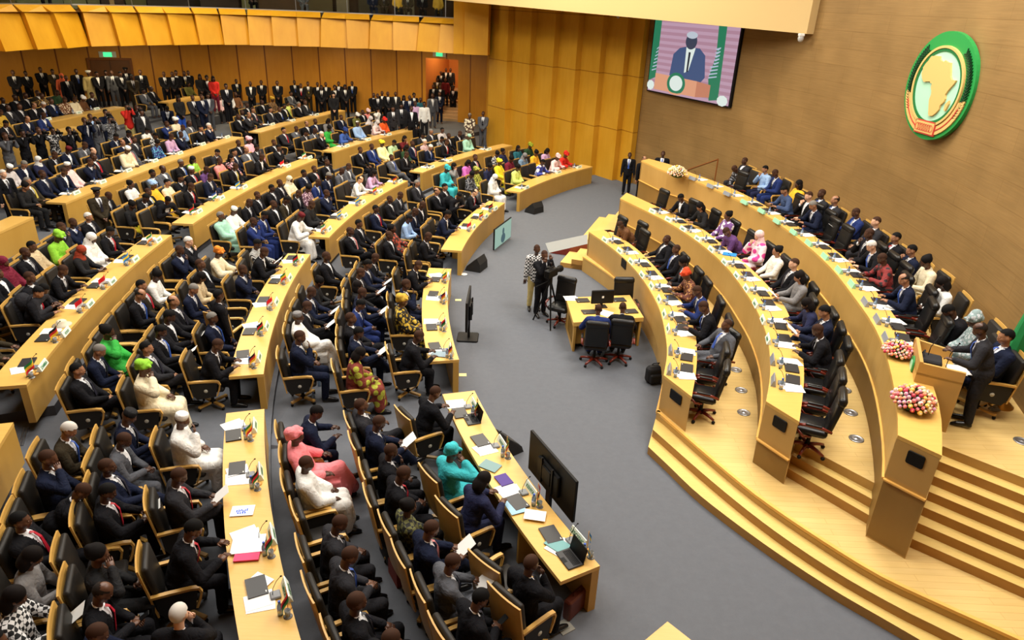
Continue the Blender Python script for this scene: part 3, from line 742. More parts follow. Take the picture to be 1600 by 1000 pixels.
SKINS = {'d': (74, 46, 32), 'e': (92, 60, 42), 'm': (158, 112, 82), 'l': (214, 168, 138)}
M_EYEW = mat('eye_white', (225, 220, 210), .3); M_EYED = mat('eye_dark', (18, 12, 10), .3); M_LIP = mat('lip', (110, 55, 48), .5)
def body_mesh(pose, fem):
    k = skeleton(POSES[pose], fem); mb = MB(); torso(mb, k, -.025)
    for i in (0, 1):
        arm(mb, k, i, -.004); cap(mb, k['hip'][i], k['kn'][i], .075, .052); cap(mb, k['kn'][i], k['an'][i], .05, .036); cap(mb, k['an'][i], k['toe'][i], .034, .03)
    head_mb(mb, k, fem)
    me = remesh(mb, .0135, 3)
    b2 = MB(); H = k['HM']; c = k['head']
    for i in (0, 1): hand(b2, k, i)
    for s in (-1, 1):
        b2.ball(c + H @ V(s * .03, .079, .004), (.014, .008, .008), 8, 6, 1, M=H); b2.ball(c + H @ V(s * .03, .086, .004), .0058, 6, 5, 2)
    b2.ball(c + H @ V(0, .09, -.052), (.022, .006, .006), 8, 5, 3, M=H)
    bm = bmesh.new(); bm.from_mesh(me); t = b2.mesh('t', []); n0 = len(bm.faces); bm.from_mesh(t); bm.to_mesh(me); bm.free(); bpy.data.meshes.remove(t)
    me.polygons.foreach_set('use_smooth', [True] * len(me.polygons))
    return me, k
def cut(me, fn):
    bm = bmesh.new(); bm.from_mesh(me); d = [f for f in bm.faces if fn(f.calc_center_median())]; bmesh.ops.delete(bm, geom=d, context='FACES'); bm.to_mesh(me); bm.free(); return me
def chest_frame(k):
    up = (k['neck'] - k['wai']).normalized(); return k['wai'], up, (k['neck'] - k['wai']).length
def jacket_mesh(pose, fem, vneck=True):
    k = skeleton(POSES[pose], fem); mb = MB(); torso(mb, k, .022, .012 if not fem else 0)
    for i in (0, 1): arm(mb, k, i, .024, ext=-.02)
    cap(mb, k['neck'] - V(0, 0.02, .03), k['neck'] + V(0, -.025, .01), .062, .062)
    if not POSES[pose].get('st'):
        for i in (0, 1): cap(mb, k['hip'][i], k['hip'][i].lerp(k['kn'][i], .25), .11, .095)
    else: mb.ball(k['pel'] - V(0, 0, .08), (.185, .145, .14), 14, 10)
    me = remesh(mb, .0155, 3)
    if vneck:
        o, up, L = chest_frame(k)
        def fn(c):
            h = (c - o).dot(up) / L; fr = c.y - (k['wai'].y + (k['neck'].y - k['wai'].y) * h)
            return fr > .03 and .02 < h < 1.25 and abs(c.x) < max(0, (h - .0)) * .075
        cut(me, fn)
        def fn2(c): return (c - k['head']).length < .112
        cut(me, fn2)
    return me
def shirt_mesh(pose, fem):
    k = skeleton(POSES[pose], fem); mb = MB(); torso(mb, k, .010, .012 if not fem else 0)
    cap(mb, k['neck'] - V(0, .0, .03), k['neck'] + V(0, -.005, .022), .06, .058)
    for i in (0, 1):
        w_, e = k['wr'][i], k['el'][i]; d = (w_ - e).normalized(); cap(mb, w_ - d * .05, w_ - d * .002, .038, .036)
    me = remesh(mb, .0155, 2); hd = k['head']
    o, up, L = chest_frame(k)
    def keep(c):
        h = (c - o).dot(up) / L
        near = min((c - k['wr'][0]).length, (c - k['wr'][1]).length) < .075
        return not (near or h > -.05)
    return cut(me, keep)
def tie_mesh(pose, fem):
    k = skeleton(POSES[pose], fem); mb = MB(); o, up, L = chest_frame(k); f = V(0, up.z, -up.y); pts = []
    for j, (h, wd) in enumerate(((1.0, .022), (.95, .016), (.7, .022), (.4, .03), (.05, .036))):
        c = o + up * L * h; depth = (.148 if h < .8 else .1 + .03 * (1 - h) / .2) if h < .97 else .072
        c = c + f * depth; pts.append((c, wd))
    for (a, wa), (b, wb) in zip(pts[:-1], pts[1:]):
        x = V(1, 0, 0); i = mb.add([a - x * wa, a + x * wa, b + x * wb, b - x * wb, a - x * wa + f * .008, a + x * wa + f * .008, b + x * wb + f * .008, b - x * wb + f * .008])
        for q in ((0, 1, 2, 3), (4, 5, 6, 7), (0, 1, 5, 4), (1, 2, 6, 5), (2, 3, 7, 6), (3, 0, 4, 7)): mb.face([i + t for t in q])
    return mb.mesh('tie', [])
def trousers_mesh(pose, fem):
    k = skeleton(POSES[pose], fem); mb = MB(); mb.ball(k['pel'], (.175, .135, .12), 14, 10); mb.ball(k['pel'] + V(0, 0, .07), (.16, .12, .1), 12, 8)
    for i in (0, 1): cap(mb, k['hip'][i], k['kn'][i], .104, .08); cap(mb, k['kn'][i], k['an'][i] + V(0, 0, .02), .077, .066)
    return remesh(mb, .017, 3)
def shoes_mesh(pose, fem, side):
    k = skeleton(POSES[pose], fem); mb = MB()
    for i in (side,):
        a, t = k['an'][i], k['toe'][i]; d = (t - a); cap(mb, a - V(0, 0, .02), t, .046, .04); cap(mb, t, t + d.normalized() * .06, .04, .03); cap(mb, a + V(0, -.03, -.035), a + V(0, -.02, -.02), .038, .042)
    return remesh(mb, .012, 1)
def robe_mesh(pose, fem):
    k = skeleton(POSES[pose], fem); mb = MB(); torso(mb, k, .03)
    for i in (0, 1):
        cap(mb, k['sh'][i], k['el'][i], .085, .085); e, w_ = k['el'][i], k['wr'][i]; cap(mb, e, e + (w_ - e) * .88, .085, .07)
    cap(mb, k['neck'] - V(0, .01, .04), k['neck'] + V(0, -.01, .0), .075, .068)
    if POSES[pose].get('st'):
        for s in (-1, 0, 1): cap(mb, k['pel'] + V(s * .06, 0, 0), V(s * .13, .02, .12), .15, .12, 12)
    else:
        for i in (0, 1):
            cap(mb, k['hip'][i], k['kn'][i], .13, .105, 12); a = V(k['an'][i].x * 1.05, max(k['an'][i].y, .42), .14); kk = V(k['kn'][i].x, k['kn'][i].y, k['kn'][i].z - .02); cap(mb, kk, a, .105, .10, 12)
        m1 = (k['kn'][0] + k['kn'][1]) / 2; cap(mb, k['pel'] + V(0, .1, 0), m1, .13, .10, 12); cap(mb, m1, V(0, m1.y + .04, .16), .11, .12, 12); mb.box((0, .25, .40), (.36, .36, .2))
    me = remesh(mb, .018, 4)
    return cut(me, lambda c: (c - k['head']).length < .11)
def blouse_mesh(pose, fem): 
    me = jacket_mesh(pose, fem, False); k = skeleton(POSES[pose], fem); return cut(me, lambda c: (c - k['head']).length < .112)
def headgear(pose, fem, kind):
    k = skeleton(POSES[pose], fem); H = k['HM']; c = k['head']; mb = MB()
    def b(o, r, sg=16, rg=10): mb.ball(c + H @ V(*o), r, sg, rg, M=H)
    if kind in 'bsghm':
        g = {'b': .003, 's': .008, 'g': .007, 'h': .010, 'm': .006}[kind]
        b((0, -.014, .035), (.076 + g, .094 + g, .09 + g), 20, 14); me = mb.mesh('hair', []); 
        Hi = H.transposed()
        def fn(p):
            q = Hi @ (p - c)
            line = .052 + max(0, q.y - .02) * .6 if q.y > .0 else -.03 + (q.y + .1) * .8
            if q.y < -.06: line = -.055
            if kind == 'm' and (q.y > .03 or (q.z > .07 and q.y > -.07)): return True
            if q.y > .05 and abs(q.x) < .07 and q.z < .075: return True
            return q.z < line
        cut(me, fn); me.polygons.foreach_set('use_smooth', [True] * len(me.polygons)); return me
    if kind == 'l':
        b((0, -.02, .035), (.09, .106, .106)); b((0, -.07, -.06), (.085, .06, .11)); b((-.07, -.03, -.07), (.03, .05, .10)); b((.07, -.03, -.07), (.03, .05, .10)); sub = (.0, .05, -.03, .066)
    elif kind == 'f':
        b((0, -.03, .045), (.096, .108, .10)); b((0, -.09, .09), (.055, .055, .05)); sub = (0, .055, -.03, .07)
    elif kind == 'T':
        b((0, -.025, .06), (.10, .115, .085)); b((.02, -.06, .10), (.085, .085, .07)); b((-.03, .02, .10), (.07, .06, .05)); cap(mb, c + H @ V(-.085, .0, .05), c + H @ V(.06, .09, .07), .03, .028); cap(mb, c + H @ V(.085, .0, .05), c + H @ V(-.05, .09, .075), .03, .026); b((0, -.10, .02), (.06, .04, .06)); sub = (0, .06, -.05, .075)
    elif kind == 'H':
        b((0, -.02, .03), (.094, .112, .108)); b((0, -.02, -.07), (.088, .095, .09)); cap(mb, c + H @ V(0, -.03, -.10), k['neck'] + V(0, -.02, -.04), .10, .14); b((0, .03, -.11), (.07, .06, .05)); sub = (0, .085, -.02, .062)
    elif kind == 'K':
        mb.lathe([(.088, .035), (.09, .06), (.088, .105), (.07, .118), (.0, .12)], (0, 0, 0), 18)
        mb.v = [tuple(c + H @ (Vector(p) * 1.0 + V(0, -.012, 0))) for p in mb.v]; me = mb.mesh('cap', []); me.polygons.foreach_set('use_smooth', [True] * len(me.polygons)); return me
    else:
        mb.lathe([(.086, .03), (.088, .07), (.125, .105), (.13, .12), (.1, .135), (.0, .138)], (0, 0, 0), 18); i = len(mb.v)
        mb.ball((0, .085, .035), (.065, .05, .012), 12, 6); mb.v = [tuple(c + H @ (Vector(p) + V(0, -.012, 0))) for p in mb.v]; me = mb.mesh('cap', []); me.polygons.foreach_set('use_smooth', [True] * len(me.polygons)); return me
    me = remesh(mb, .014, 2); Hi = H.transposed(); s0 = V(*sub[:3]); rr = sub[3]
    def face(p):
        q = Hi @ (p - c); return q.y > .02 and hypot(q.x / rr, (q.z - s0.z) / (rr * 1.15)) < 1
    return cut(me, face)
_cache = {}
def M_(kind, pose, fem, extra=None):
    key = (kind, pose, fem, extra)
    if key not in _cache:
        f = {'body': lambda: body_mesh(pose, fem)[0], 'jacket': lambda: jacket_mesh(pose, fem), 'shirt': lambda: shirt_mesh(pose, fem), 'tie': lambda: tie_mesh(pose, fem), 'trousers': lambda: trousers_mesh(pose, fem),
             'shoe': lambda: shoes_mesh(pose, fem, extra), 'robe': lambda: robe_mesh(pose, fem), 'blouse': lambda: blouse_mesh(pose, fem), 'head': lambda: headgear(pose, fem, extra)}[kind]
        me = f(); me.name = '%s_%s' % (kind, pose); me.materials.clear()
        for _ in range(4 if kind == 'body' else 1): me.materials.append(None)
        _cache[key] = me
    return _cache[key]
SUITS = {'k': ('black', (21, 21, 25)), 'n': ('navy', (22, 28, 48)), 'b': ('blue', (34, 48, 98)), 'c': ('charcoal', (42, 42, 46)), 'g': ('grey', (84, 86, 92)), 'o': ('brown', (52, 45, 33))}
TIES = {'r': ('red', (170, 24, 44)), 'w': ('dark', (30, 30, 44)), 'b': ('blue', (52, 86, 170)), 'y': ('yellow', (196, 176, 80)), 'p': ('pink', (206, 130, 130)), 'g': ('grey', (140, 140, 140))}
CL = dict(white=(226, 226, 222), cream=(224, 212, 180), beige=(196, 176, 140), turquoise=(60, 178, 186), pink=(232, 132, 138), navy=(32, 36, 66), black=(26, 26, 28), grey=(120, 118, 118), green=(52, 160, 62), lime=(142, 204, 60), gold=(196, 160, 60),
          yellowblack=None, olivered=None, plaid=None, check=None, zebra=None, floral=None, blueflower=None, blackwhite=None, greycheck=None, greypattern=None, yellowprint=None, brownprint=None, brownred=None, brownwhite=None, goldbrown=None, pinkblack=None, whiteblue=None,
          rust=(150, 60, 38), maroon=(110, 28, 48), orange=(222, 130, 44), mint=(158, 206, 184), lightblue=(150, 180, 220), darkblue=(40, 60, 120), royalblue=(58, 88, 160), lilac=(196, 160, 196), darkred=(92, 20, 26), salmon=(232, 140, 134), purple=(92, 60, 110), greenyellow=(150, 200, 70),
          goldenyellow=(232, 178, 48), yellow=(232, 214, 50), red=(206, 44, 34), palepink=(232, 198, 196), limewhite=(208, 224, 120), greyblue=(110, 134, 158), teal=(34, 92, 104), pinkviolet=(206, 110, 190), darkgreen=(38, 66, 40), limedark=(140, 150, 40), pinkgrey=(190, 160, 160),
          palegrey=(196, 190, 190), palegreen=(176, 206, 160), yellowwhite=(236, 226, 170), olive=(104, 104, 50), orangered=(220, 90, 36), coral=(206, 96, 62), khaki=(196, 180, 120), brown=(100, 66, 40), mustard=(186, 148, 50), pinkwhite=(232, 176, 190), sash=None, silver=None, whitepurple=None, magentawhite=None, headband=(226, 222, 210), blue=(40, 84, 190), bluegrey=(60, 76, 110), blackred=None, orangecap=(206, 70, 36), browngold=None)
PAT = dict(yellowblack=((196, 164, 50), (24, 22, 20), 14), olivered=((168, 170, 52), (120, 44, 30), 7), plaid=((96, 96, 52), (26, 26, 24), 16), check=((220, 220, 220), (20, 20, 22), 22), zebra=((210, 210, 205), (24, 24, 24), 12), floral=((220, 190, 200), (96, 60, 80), 22), blueflower=((90, 170, 200), (40, 50, 120), 18),
           blackwhite=((220, 220, 220), (40, 40, 46), 20), greycheck=((170, 172, 176), (70, 72, 76), 26), greypattern=((150, 152, 160), (40, 42, 48), 18), yellowprint=((200, 196, 80), (110, 116, 40), 18), brownprint=((150, 110, 60), (70, 50, 30), 18), brownred=((170, 70, 50), (60, 34, 26), 12), brownwhite=((210, 190, 160), (110, 70, 44), 14),
           goldbrown=((196, 160, 80), (70, 46, 30), 14), pinkblack=((216, 160, 170), (40, 30, 34), 16), whiteblue=((224, 226, 232), (60, 70, 160), 5), sash=((214, 204, 176), (70, 50, 40), 8), silver=((190, 196, 200), (130, 150, 150), 20), whitepurple=((226, 222, 226), (110, 70, 130), 10), magentawhite=((206, 60, 140), (228, 214, 222), 6), blackred=((40, 30, 34), (130, 40, 40), 10), browngold=((168, 120, 70), (90, 44, 30), 18))
def pattern(name, a, b, sc):
    m = bpy.data.materials.new('cloth_' + name); m.use_nodes = True; nt = m.node_tree; N = nt.nodes; bs = N['Principled BSDF']; bs.inputs['Roughness'].default_value = .8
    tc = N.new('ShaderNodeTexCoord'); vo = N.new('ShaderNodeTexVoronoi' if name not in ('zebra', 'plaid', 'check') else 'ShaderNodeTexWave' if name == 'zebra' else 'ShaderNodeTexChecker'); vo.inputs['Scale'].default_value = sc
    nt.links.new(tc.outputs['Object'], vo.inputs['Vector']); mx = N.new('ShaderNodeMix'); mx.data_type = 'RGBA'; mx.inputs[6].default_value = (*lin(a), 1); mx.inputs[7].default_value = (*lin(b), 1)
    src = vo.outputs['Distance'] if 'Distance' in vo.outputs else vo.outputs['Fac']
    cr = N.new('ShaderNodeMapRange'); cr.inputs[1].default_value = .40; cr.inputs[2].default_value = .46; nt.links.new(src, cr.inputs[0]); nt.links.new(cr.outputs[0], mx.inputs[0]); nt.links.new(mx.outputs[2], bs.inputs['Base Color'])
    MATS['cloth_' + name] = m; return m
def cloth(name):
    if 'cloth_' + name in MATS: return MATS['cloth_' + name]
    if name in PAT: return pattern(name, *PAT[name])
    return mat('cloth_' + name, CL[name], .8, spec=.2)
CLN = dict(yellowblack='black and yellow', olivered='yellow-green and red', plaid='dark green plaid', check='black and white checked', zebra='black and white striped', floral='pink floral', blueflower='blue floral', blackwhite='black and white patterned', greycheck='grey patterned', greypattern='grey patterned', yellowprint='yellow printed',
           brownprint='brown printed', brownred='brown and red', brownwhite='brown and white', goldbrown='gold and brown', pinkblack='pink and black', whiteblue='white and blue', lightblue='light blue', darkblue='dark blue', royalblue='blue', darkred='dark red', greenyellow='yellow-green', goldenyellow='golden yellow', palepink='pale pink', limewhite='pale lime',
           greyblue='grey-blue', pinkviolet='pink', darkgreen='dark green', limedark='olive', pinkgrey='greyish pink', palegrey='pale grey', palegreen='pale green', yellowwhite='pale yellow', orangered='orange', pinkwhite='pink and white', sash='white-sashed dark', silver='silver', whitepurple='white and purple', magentawhite='magenta and white', bluegrey='dark blue', blackred='black and red', orangecap='orange', browngold='brown and gold')
def cn(n): return CLN.get(n, n)
HAIRC = {'b': (60, 39, 28), 's': (14, 13, 13), 'm': (40, 34, 30), 'g': (120, 116, 110), 'h': (205, 200, 192), 'l': (22, 17, 16), 'f': (18, 15, 15)}
def folds(m):
    """soft creases of worn cloth"""
    nt = m.node_tree
    if any(n.type == 'BUMP' for n in nt.nodes): return m
    tc = nt.nodes.new('ShaderNodeTexCoord'); nz = nt.nodes.new('ShaderNodeTexNoise'); nz.inputs['Scale'].default_value = 11; nz.inputs['Detail'].default_value = 3; nz.inputs['Distortion'].default_value = 1.2
    bp = nt.nodes.new('ShaderNodeBump'); bp.inputs['Strength'].default_value = .7; bp.inputs['Distance'].default_value = .03
    nt.links.new(tc.outputs['Object'], nz.inputs['Vector']); nt.links.new(nz.outputs['Fac'], bp.inputs['Height']); nt.links.new(bp.outputs['Normal'], nt.nodes['Principled BSDF'].inputs['Normal'])
    return m
def slot(o, i, m): o.material_slots[i].link = 'OBJECT'; o.material_slots[i].material = m
FAR_Y = 27.0
PEOPLE = []
def person(loc, rz, outfit, head, pose, skin='d', scale=1.0, far=False, name='person'):
    fem = outfit[0] == 'B' or head[0] in 'lfH' or (outfit[0] == 'R' and head[0] == 'T')
    if skin == 'd' and random.random() < .4: skin = 'e'
    pieces = [('body', 'body', None)]
    sk = mat('skin_' + skin, SKINS[skin], .42, spec=.5)
    col = None
    L = []
    if outfit[0] == 'S':
        cname, rgb = SUITS[outfit[1]]; jm = mat('suit_' + cname, rgb, .85, spec=.12)
        L += [('suit_jacket', M_('jacket', pose, fem), jm), ('trousers', M_('trousers', pose, fem), jm), ('shoe', M_('shoe', pose, fem, 0), mat('shoe_black', (16, 15, 16), .25)), ('shoe', M_('shoe', pose, fem, 1), mat('shoe_black', (16, 15, 16), .25))]
        L += [('shirt', M_('shirt', pose, fem), mat('shirt_white', (226, 228, 232), .7))]
        if outfit[2] != 'x' or random.random() < .7:
            tn, tr = TIES[outfit[2]] if outfit[2] != 'x' else TIES['w']; L.append(('tie', M_('tie', pose, fem), mat('tie_' + tn, tr, .5)))
        desc = '%s suit' % cname + (' and %s tie' % TIES[outfit[2]][0] if outfit[2] in 'rbyp' else '')
    elif outfit[0] == 'R':
        c = outfit[2:]; L += [('robe', M_('robe', pose, fem), cloth(c)), ('shoe', M_('shoe', pose, fem, 0), mat('shoe_black', (16, 15, 16), .25)), ('shoe', M_('shoe', pose, fem, 1), mat('shoe_black', (16, 15, 16), .25))]; desc = '%s robe' % cn(c)
    else:
        a, b_ = outfit[2:].split('/'); L += [('blouse' if fem else 'shirt', M_('blouse', pose, fem), cloth(a)), ('trousers', M_('trousers', pose, fem), cloth(b_)), ('shoe', M_('shoe', pose, fem, 0), mat('shoe_black', (16, 15, 16), .25)), ('shoe', M_('shoe', pose, fem, 1), mat('shoe_black', (16, 15, 16), .25))]
        desc = '%s %s' % (cn(a), 'top' if fem else 'shirt')
    hk = head[0]; hcol = head[2:] if len(head) > 1 else None
    hm = cloth(hcol) if hcol else mat('hair_' + hk, HAIRC[hk], .8, spec=.15)
    hn = {'T': 'head_wrap', 'H': 'headscarf', 'K': 'brimless_cap', 'O': 'peaked_cap'}.get(hk, 'hair')
    L.append((hn, M_('head', pose, fem, hk), hm))
    hdesc = {'T': ' and %s head wrap' % cn(hcol or ''), 'H': ' and %s headscarf' % cn(hcol or ''), 'K': ' and %s cap' % cn(hcol or ''), 'O': ' and peaked cap', 'g': ' with grey hair', 'h': ' with white hair'}.get(hk, '')
    if hk in 'TH' and hcol == outfit[2:]: hdesc = ' and head wrap' if hk == 'T' else ' and headscarf'
    if hk == 'm': hdesc = ' with receding hair'
    adj = ''
    o = bpy.data.objects.new(name, M_('body', pose, fem)); COL.objects.link(o)
    for i, mm in enumerate((sk, M_EYEW, M_EYED, M_LIP)): slot(o, i, mm)
    if far: L = [q for q in L if q[0] != 'shoe']
    for nm, me, mm in L:
        if nm in ('suit_jacket', 'trousers', 'robe', 'blouse', 'shirt', 'head_wrap', 'headscarf'): folds(mm)
        q = bpy.data.objects.new(nm, me); COL.objects.link(q); q.parent = o; slot(q, 0, mm)
    o.location = loc; o.rotation_euler = (0, 0, rz); o.scale = (scale,) * 3
    o['look'] = 'person in ' + desc + hdesc; o['short'] = 'person in ' + desc
    PEOPLE.append(o); return o
def head_off(pose, fem=False):
    return skeleton(POSES[pose], fem)['head']
# ------------------------------------------------------------------ who sits where: pixel of the head, outfit, head, pose, skin
SEATS = {}
SEATS['b1R1'] = '''
688 617 Skx b w|709 707 R:turquoise T:turquoise h|760 754 B:navy/navy l w|820 867 Skx b t
564 637 Scx b r|585 659 Snx b p|617 714 Skx b t|604 745 Skr b f|642 787 B:plaid/black f u|675 822 Snp b p|725 872 Sgx b p|756 934 Skx s f
494 646 Snx s w|472 681 R:pink T:pink r|479 725 R:white b u|539 817 Scx b f|535 874 Scb b f|572 942 Skx b u|610 995 Skx b f
E 492 788|E 775 880'''
SEATS['b1R2'] = '''
287 656 R:white K:white t|297 742 Scr b p|304 827 Skr s w|306 959 Skx h t l 62
189 659 Snx K:black f|188 695 Sgx b f|199 745 Snx b c|169 780 Skr s p|180 847 B:black/black f h|168 891 Skr m f|195 960 Snx b p
95 674 Sob h f m|69 720 Snx b h|122 770 Skx b b|37 810 Skr s c|62 868 B:grey/grey l f|42 930 B:check/black l p|12 996 Skx s u
E 22 870'''
SEATS['b2R1'] = '''
662 415 Skx b w|641 445 Snx b t|640 470 R:yellowblack T:gold u|650 527 Skx b w
574 420 Snx s p|590 406 Skx b f|561 441 B:black/black l u|580 458 Snx b p|554 476 Sbx s f|552 498 Skx b c|568 520 Snx s p|543 555 R:olivered l f
532 402 Skx b u|540 423 Skx b p|500 441 B:black/black f f|492 457 Snx b p|481 481 Skw b p|473 494 R:white K:grey c|467 527 Snx b t'''
SEATS['b2R2'] = '''
346 539 Skx b w|342 497 Snb g u|387 422 Snx b t|429 391 Skx b w
322 417 Skx b r|304 452 Snx g f m|280 471 Skw m c m|265 499 Skx s p|246 517 Skb s p|230 541 Scx s c m|230 575 R:cream T:lime h|306 430 B:beige/black l f|337 395 R:cream T:orange p|377 385 B:zebra/black s p
296 378 Skw h t l|286 393 Snx b t|242 431 B:white/black f f|222 453 Sor s u m|215 473 Skb m f m|196 502 R:green f h|141 550 Snw g f m|126 578 Skw s c m
E 371 474 72|E 165 497|E 145 518|E 232 420|E 350 470'''
SEATS['b2R3'] = '''
16 510 Sox b r|80 452 Skr s w m|130 422 Skx b w|160 392 B:black/black H:rust p|211 361 Skr s f
39 417 Skx b u|66 393 Skw b u|99 378 R:lime T:lime f|120 372 R:white H:white f|134 353 Skw h u m
8 423 Skx b f|5 393 R:maroon H:maroon u|29 384 R:beige s u|22 437 Skx b u|57 366 Scx b t|79 353 Snb b t
E 98 425|E 172 365'''
SEATS['b2R4'] = '''
3 330 Skx g f'''
SEATS['b3R1'] = '''
742 301 Skr m w l|710 338 Snx s w|687 371 Skx b f
687 298 Skw m c m|698 295 Skx s u m|659 323 Skx b f|642 330 Snx b f|631 340 B:lightblue/black s f|617 360 R:brownred f r|606 366 Skx b u
653 287 Scw g u m|620 305 Scw b f|611 312 Skw b u|588 327 Snr s u|562 350 Skw s u|549 362 Skp b c
E 668 320|E 700 355|E 640 395'''
SEATS['b3R2'] = '''
592 272 B:lilac/black l w|566 283 B:white/white m w l|516 303 Snw b t|491 321 R:black b f|471 336 R:white K:darkred w
552 262 Sgx b p|536 267 Sgw b f|522 276 Snx g f|502 286 Sbx b f|486 295 B:floral/black f f|467 303 Skw b f|447 313 Sox s f|430 320 Skx b u|414 337 Sbx s f|397 347 Sbx b t
511 254 Skx b u|499 265 Skp b c|486 272 Snx s u|457 281 R:cream H:cream u|437 287 Skw b u|429 294 Skw s u|397 305 Skx b u|386 317 Skw b f|360 329 R:white K:white p|347 338 R:mint g c
E 545 292|E 470 345'''
SEATS['b3R3'] = '''
458 233 Skx s t|421 247 Skx b w|374 261 Sky b f|344 278 Snx b f|315 293 Skr b f|240 301 Skx s w|212 321 B:black/yellow f f
444 204 Scr s c m|459 201 Sgw b t|476 206 Scx s f|489 206 Sgw b f|420 222 Skw b u|398 232 Scx s t|393 221 R:pinkwhite T:pinkwhite u|385 237 Sgx m c m|365 246 B:pinkblack/black l h m|340 254 R:salmon b u|333 262 B:purple/navy b f|299 266 Skr K:white u|282 281 Skx s t|260 287 B:cream/black s u m|238 300 Sky b u
368 222 Skw b u|352 234 Snw s u m|334 238 Scx s f m|309 251 B:greenyellow/green l h|287 254 Skb g u|262 266 Sgx m u|243 273 Sgx s u|214 284 B:white/white f u|202 293 R:goldenyellow T:lightblue u|180 307 Skx b f
E 318 268|E 222 330|E 180 290|E 272 325'''
SEATS['b3R4'] = '''
344 200 Skx s t m|333 197 Snx h t l|289 211 Snw b t|250 224 B:blueflower/black f f|215 233 R:cream K:white f|166 253 Snx b t|115 272 Snx b f|88 289 B:black/black f f m
258 213 B:lilac/black b f|239 212 B:blackwhite/black s f|216 219 Scw b u|193 223 Snx m c m|180 231 Sgp b c|155 237 Snw m u l|123 246 Skr b c|79 263 R:palepink K:white u|55 270 Snx b u|27 281 Soy g c m
379 176 Skb b u|364 182 Skw b u|295 194 Sgw b u|279 198 B:lightblue/black b f|267 188 R:cream T:white u|249 193 Sbx b t|228 204 B:white/black s f|205 209 Skp s f|182 214 Snw s f|139 228 Sgw b f|115 235 Snx K:darkred f|86 243 Skw b f|64 250 B:navy/navy H:white u m|37 257 Snx g f m|18 263 R:palegrey K:white f
E 316 205|E 150 250|E 95 258'''
SEATS['b4R1'] = '''
899 245 R:red T:red w|884 248 R:palepink T:palepink w|849 256 B:whiteblue/black s w|820 263 R:limewhite f f|790 280 R:white H:white f
854 236 R:lilac l f|836 239 R:goldenyellow f f|821 244 R:greyblue H:grey f|806 250 R:maroon f f|783 254 R:yellow T:yellow u|772 262 B:navy/black f f|751 268 R:yellowprint T:yellowprint u|738 273 B:greypattern/grey f f|718 261 B:grey/black l h m|703 265 R:turquoise T:turquoise f
820 228 R:darkgreen T:limedark f|804 229 B:teal/black l u|787 237 B:navy/black f u|771 240 B:blackwhite/black f f|748 247 Skp b u|739 256 R:pinkviolet l f
E 860 265|E 832 270'''
SEATS['b4R2'] = '''
752 217 R:mint K:mint f|712 224 Skr b f|669 230 Snb h f m
704 212 Skw b u|687 217 B:greycheck/black s f|674 222 B:pinkgrey/black h u l|645 244 Skw b f|633 231 B:darkgreen/black l f|600 244 Sgb b c|579 229 Sbb b u|567 235 Skw b u|647 225 Snp b u
720 210 Skw b f|675 206 Scw g u m|687 203 B:palegrey/black s u|656 211 Scw s f|635 217 B:darkred/black l t m|621 225 R:palegreen s f|600 224 R:yellowwhite T:yellow u
E 728 215|E 657 225|E 620 262'''
SEATS['b4R3'] = '''
616 190 R:orangered T:red f|583 191 B:palepink/black H:palegrey w|543 205 R:royalblue T:darkblue w|513 213 Skw h t l
598 184 B:black/black l t m|580 186 R:palegrey H:palegrey f|553 191 R:lightblue K:white u|558 180 B:olive/black T:white f|538 184 Snx b u|519 190 B:grey/black l f|514 201 R:green f f
571 175 Skw b u|561 168 B:white/black l h m|541 172 R:salmon T:palepink f|498 192 Snw b u|487 193 Skx m u m|672 184 B:white/black l u m
E 577 202|E 500 222'''
SEATS['b4R4'] = '''
499 162 Scw b u|477 164 Skw g u m|446 172 Skb b u|402 181 Scw m t m
452 162 R:limewhite f u|437 166 Sky s u|414 170 Scw s u m|396 172 Scp b u m|388 165 Skw b u
430 156 R:brownprint T:mustard u|410 160 Skx b u|387 140 Sgw s u'''
SEATS['b3R5'] = '''
84 189 Snx m f m|118 184 Sbw b f|53 196 Skx s f|16 205 Snx s f|30 200 Skx b u'''
SEATS['b3R6'] = '''
157 151 Skw b t|134 159 R:cream b f|118 161 R:brownwhite b f|103 163 Snb b u|89 167 Skw m f m|62 164 Skb h f m|57 177 B:gold/black b f|33 178 Sbw s f m|5 174 Scw m u
127 154 B:brown/black T:white f|85 145 B:darkgreen/black b f|66 150 R:goldbrown b u|49 169 Skx b u|27 154 Skx b u|11 156 Skw b u|26 169 Scx m u
17 142 Sox b u|47 150 Skx b u'''
SEATS['b4R6'] = '''
261 142 Skw m u|246 143 Sgw s u|300 132 B:olive/black l u'''
# standing people: px py feet-level outfit head pose skin facing (deg, 0 = towards the podium centre)
STAND_BACK = '''20 114 Skx b k|40 115 Skx s k|63 109 Skx b k|82 112 Sox s k|96 119 R:coral H:coral s|103 122 Skx b s|119 112 Skb b s|138 115 R:khaki O:white s|151 116 Skx s k|165 114 Skx s s|174 114 Sgx b s|188 116 Skw s k|196 110 Skx O:black k|206 121 Sox s k|219 113 Skw b s|256 116 Skw b k|269 116 Skx b k|275 114 Skg s k|288 115 Sky b k|294 114 Skw b k|312 120 B:black/black l k|323 122 Skx f k|333 123 B:red/maroon l k|353 135 Skx s k|369 127 Sky b k|391 131 Skx b k|408 129 Skw b k|433 130 Skw b k|460 129 Skb b k|470 134 Skr b k|481 131 Soy b k|496 132 Skb b k|502 137 Skw s k|509 132 Skx b k|521 148 B:black/black l k l|523 137 Skx f k|529 131 Skb b k|539 136 Skx l k|550 129 Skb b k|584 149 Skx b k|590 150 Skw b k|597 146 Skx b k|606 147 Skw b k'''
